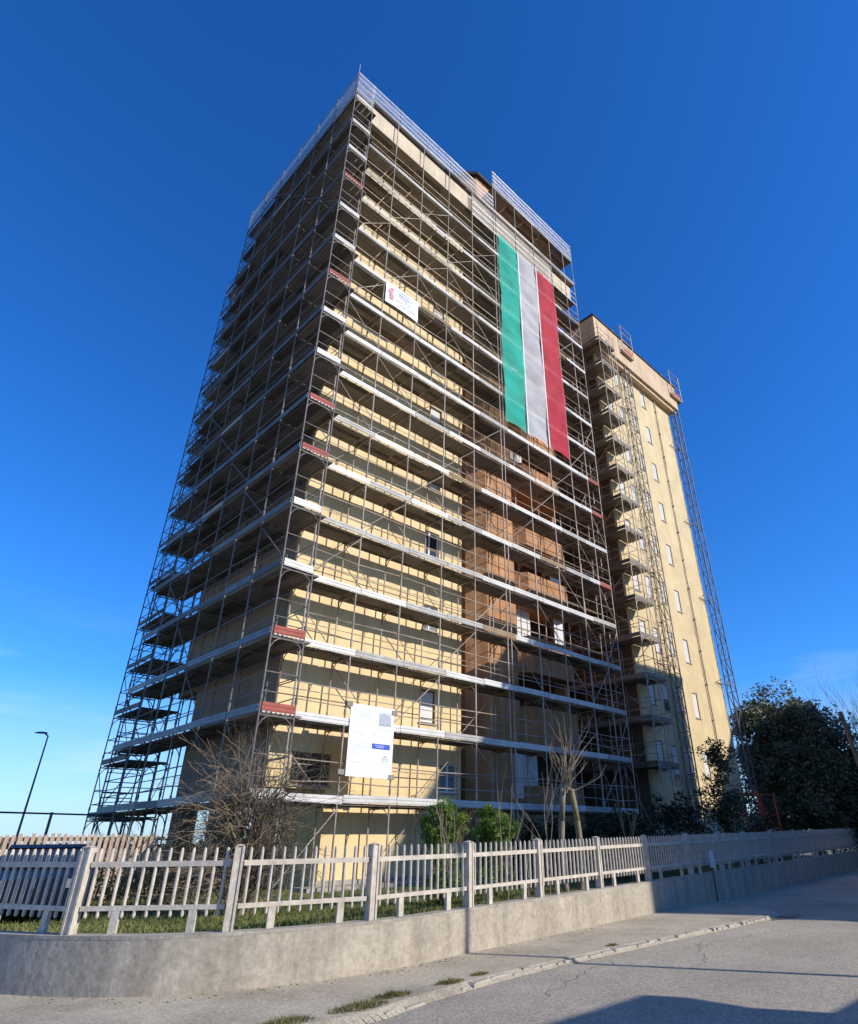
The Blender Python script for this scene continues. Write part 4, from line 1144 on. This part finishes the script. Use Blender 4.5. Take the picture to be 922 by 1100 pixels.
def left_back():
    # chain-link boundary with a top tube
    t = thing('wire_fence', 'wire mesh boundary fence with dark top tube behind the lawn at left', 'fence', (-4, 9, -.3))
    A = Vector((-14, 8.0)); B = Vector((1.4, 12.2)); n = 6
    for k in range(n+1):
        p = A.lerp(B, k/n); m = MB(); m.tube((p.x,p.y,-.85),(p.x,p.y,1.85),.045,n=8); m.build('post', M['lampg'], t)
    m = MB(); m.tube((A.x,A.y,1.8),(B.x,B.y,1.8),.028); m.build('top_tube', M['lampg'], t)
    # cane picket screen
    t = thing('cane_screen', 'sunlit beige cane picket screen beyond the lawn at left, behind the car', 'fence', (-2, 15, -.8))
    A = Vector((-6.4, 3.6)); B = Vector((-.6, 2.7)); d = (B-A).normalized(); L = (B-A).length; N = int(L/.125)
    m = MB()
    for k in range(N):
        p = A+d*(k*.125); h = 1.08+random.uniform(-.03,.03)
        m.obox((p.x,p.y,-.85),(*(d*.075),0),(.02*d.y*-1,.02*d.x,0),(0,0,h+.85))
    m.build('pickets', M['terra'], t)
    m = MB()
    for z in (.2, .95): p = A+Vector((-d.y, d.x))*.03; m.obox((p.x,p.y,z),(*(d*L),0),(-.04*d.y,.04*d.x,0),(0,0,.08))
    m.build('rail', M['wood'], t)
    # dark clipped hedge with a railing on top
    random.seed(81)
    t = thing('hedge', 'dark clipped hedge at the far left behind the wire fence', 'hedge', (-6, 10, -.5))
    m = MB()
    for k in range(40):
        f = k/39; leaf_cluster(m, (-9.2+f*4.2, 6.6-f*.3, random.uniform(-.7,.95)), .4, 200, .055)
    m.build('foliage', M['leafh'], t)
    m = MB()
    for k in range(12):
        f = k/11; m.path([(-9.2+f*4.2,6.6-f*.3,-.85),(-9.2+f*4.2+.05,6.6-f*.3,.5)], .03, .015, 5)
    m.build('stem', M['bark2'], t)
    t = thing('bar_railing', 'grey vertical bar railing above the dark hedge at far left', 'railing', (-6, 12, .0))
    m = MB(); A = Vector((-10.5, 8.0)); B = Vector((-3.9, 7.6))
    for k in range(40):
        p = A.lerp(B, k/39); m.tube((p.x,p.y,-.85),(p.x,p.y,1.55),.02,n=5)
    m.build('bars', M['lampg'], t)
    m = MB(); m.tube((A.x,A.y,1.2),(B.x,B.y,1.2),.025); m.tube((A.x,A.y,.1),(B.x,B.y,.1),.025); m.build('rail', M['lampg'], t)
    random.seed(85)
    t = thing('low_hedge', 'low dark hedge strip in front of the beige cane screen', 'hedge', (-3, 2.6, LAWNZ))
    m = MB()
    for k in range(46):
        f = k/45; leaf_cluster(m, (-5.6+f*4.9, 3.1-f*.75, random.uniform(-.1,.38)), .27, 120, .04)
    m.build('foliage', M['leafh'], t)
    m = MB()
    for k in range(16):
        f = k/15; m.path([(-5.6+f*4.9,3.1-f*.75,-.3),(-5.55+f*4.9,3.1-f*.75,.3)], .02, .01, 5)
    m.build('stem', M['bark2'], t)
    # distant tree line on the horizon
    random.seed(83)
    m = MB()
    for k in range(160):
        a = R(random.uniform(-8, 34)); d = random.uniform(150, 170); leaf_cluster(m, (CAM.x+d*math.sin(a), CAM.y+d*math.cos(a), random.uniform(-.5,1.0)), 2.2, 40, .55, .5)
    tag(m.build('far_hedgerow', M['ivy']), kind='stuff', label='low far hedgerow along the horizon at left', cat='hedgerow')
left_back()

def car():
    """dark hatchback parked beyond the lawn"""
    t = thing('parked_car', 'dark blue car parked beyond the lawn at the left, behind the fence', 'car', (-3.7, .4, LAWNZ))
    ang = R(-106); c, s = math.cos(ang), math.sin(ang)
    def W(u, v, z): return (-3.7+u*c-v*s, .4+u*s+v*c, LAWNZ+z*.80)
    prof = [(-2.0,.35),(-2.02,.75),(-1.85,.92),(-1.0,.98),(.0,.98),(1.0,.95),(1.85,.80),(2.02,.6),(2.0,.3),(1.6,.22),(-1.7,.22)]
    def ext(prof, hw, taper=None):
        m = MB(); n = len(prof); k = len(m.v)
        for sgn in (-1, 1):
            for (u, z) in prof:
                w = hw*(1-.07*max(0, abs(u)-1.2)); m.v.append(W(u, sgn*w, z))
        for i in range(n): j = (i+1) % n; m.f.append((i, j, n+j, n+i)); m.m.append(0)
        m.f.append(tuple(range(n))); m.f.append(tuple(n+i for i in reversed(range(n)))); m.m += [0, 0]
        return m
    ext(prof, .86).build('body', M['carblue'], t)
    def cabin(pr, hb, ht):
        m = MB(); n = len(pr)
        for sgn in (-1, 1):
            for (u, z) in pr: f = (z-.97)/.43; m.v.append(W(u, sgn*(hb+(ht-hb)*f), z))
        for i in range(n): j = (i+1) % n; m.f.append((i, j, n+j, n+i)); m.m.append(0)
        m.f.append(tuple(range(n))); m.f.append(tuple(n+i for i in reversed(range(n)))); m.m += [0,0]
        return m
    cabin([(-1.85,.975),(-1.35,1.36),(.2,1.37),(1.0,.975)], .80, .62).build('window', M['glass'], t)
    cabin([(-1.42,1.36),(-1.2,1.43),(.1,1.43),(.3,1.36)], .66, .63).build('roof', M['carblue'], t)
    for u in (-1.25, 1.3):
        for v in (-.8, .8):
            m = MB(); p, q = Vector(W(u, v-.09, .31)), Vector(W(u, v+.09, .31)); m.tube(p, q, .31, n=18); w = m.build('wheel', M['black'], t)
            m = MB(); e = (q-p).normalized()*(.02 if v > 0 else -.02); o = q if v > 0 else p; m.tube(o-e*.2, o+e, .2, n=14); m.build('rim', M['rim'], w)
    for v in (-.62, .62):
        m = MB(); a = W(1.93, v-.15, .62); b = W(1.93, v+.15, .62); m.obox(a, Vector(b)-Vector(a), Vector(W(2.03,v-.15,.62))-Vector(a), (0,0,.13)); m.build('headlight', M['greyglass'], t)
        m = MB(); a = W(-2.035, v-.12, .7); b = W(-2.035, v+.12, .7); m.obox(a, Vector(b)-Vector(a), Vector(W(-1.95,v-.12,.7))-Vector(a), (0,0,.16)); m.build('tail_light', M['tailr'], t)
car()

# wooden pole at the far right
def wood_pole():
    x, y = polar(75.6, 44); m = MB(); m.tube((x,y,-.4),(x-.35,y+.5,7.4),.16,.12,10)
    t = thing('utility_pole', 'weathered wooden utility pole leaning at the right edge', 'pole', (x, y, -.4))
    m.build('pole', M['wood'], t)
    m = MB(); m.box((x-.9,y+.46,6.9),(x+.2,y+.54,7.02)); m.build('cross_arm', M['wood'], t)
wood_pole()

# ------------------------------------------------------------------ buildings across the road, behind the camera (they throw the shadows)
def facade(parent, x0, x1, y, z0, nst, sth, nw):
    for k in range(nst):
        for i in range(nw):
            xc = x0+(x1-x0)*(i+.5)/nw; zb = z0+.9+k*sth
            f = MB(); f.box((xc-.62,y+.002,zb-.06),(xc+.62,y+.05,zb+1.5)); o = f.build('window', M['wframe'], parent)
            f = MB(); f.box((xc-.54,y+.051,zb),(xc+.54,y+.058,zb+1.42)); f.build('pane', M['glass'], o)
def house(name, lab, x0, x1, y0, y1, eave, ridge, nst, nw, flat=False, hipl=0, hipr=0):
    t = thing(name, lab, 'house', ((x0+x1)/2, (y0+y1)/2, -.8))
    m = MB(); m.box((x0,y0,-.85),(x1,y1,eave)); m.build('wall', M['hwall'], t)
    if flat:
        m = MB(); m.box((x0-.25,y0-.25,eave),(x1+.25,y1+.25,eave+.3)); m.build('roof', M['cornice'], t)
    else:
        ym = (y0+y1)/2; e = .4; m = MB()
        a, b, c, d = (x0-e,y1+e,eave-.1), (x1+e,y1+e,eave-.1), (x1+e,y0-e,eave-.1), (x0-e,y0-e,eave-.1)
        p, q = (x0-e+hipl,ym,ridge), (x1+e-hipr,ym,ridge)
        m.face([a,b,q,p]); m.face([c,d,p,q]); m.face([d,a,p]); m.face([b,c,q]); m.face([a,d,c,b]); m.build('roof', M['tile'], t)
    facade(t, x0, x1, y1, -.8, nst, 3.0, nw)
    m = MB(); xd = x0+1.1; m.box((xd-.55,y1+.06,-.8),(xd+.55,y1+.11,1.4)); m.build('door', M['wood'], t)
def across():
    house('low_house', 'low flat roofed house across the road, behind the viewer', -7, 4.6, -27, -18.9, 4.15, 4.5, 1, 4, flat=True)
    house('garage_house', 'lower flat roofed annexe across the road', 4.65, 10.2, -27, -18.9, 2.95, 3.2, 1, 2, flat=True)
    house('tiled_house', 'house with hipped tile roof across the road', 15.2, 21.5, -28, -19.0, 4.9, 9.6, 1, 3, hipl=4.2)
    house('flat_block', 'seven storey flat roofed block across the road', 22.4, 35.0, -34, -19.0, 20.6, 21, 7, 6, flat=True)
    house('flat_block', 'five storey block across the road next to the tallest one', 35.6, 41.0, -34, -19.0, 14.0, 14.4, 4, 3, flat=True)
    house('flat_block', 'broad six storey block furthest along the road', 41.6, 70.0, -34, -19.0, 19.5, 20, 6, 11, flat=True)
    random.seed(91)
    t = thing('street_tree', 'tall leafy tree across the road beside the flat blocks', 'tree', (20.9,-17.5,-.8))
    m = MB(); m.path([(20.9,-17.5,-.85),(21,-17.5,4),(20.9,-17.4,12)], .3, .12, 9)
    for k in range(10): branch(m, (20.9,-17.5,6+k*.9), (math.cos(k*2.4),math.sin(k*2.4),.6), 3, .08, 1, .4, .2, 5)
    m.build('trunk', M['bark'], t)
    m = MB(); crown(m, (21.0,-17.5,13.6), 3.2, 3.2, 5.2, 130, 110, .2, 1.1, .1); m.build('crown', M['leafh'], t)
across()
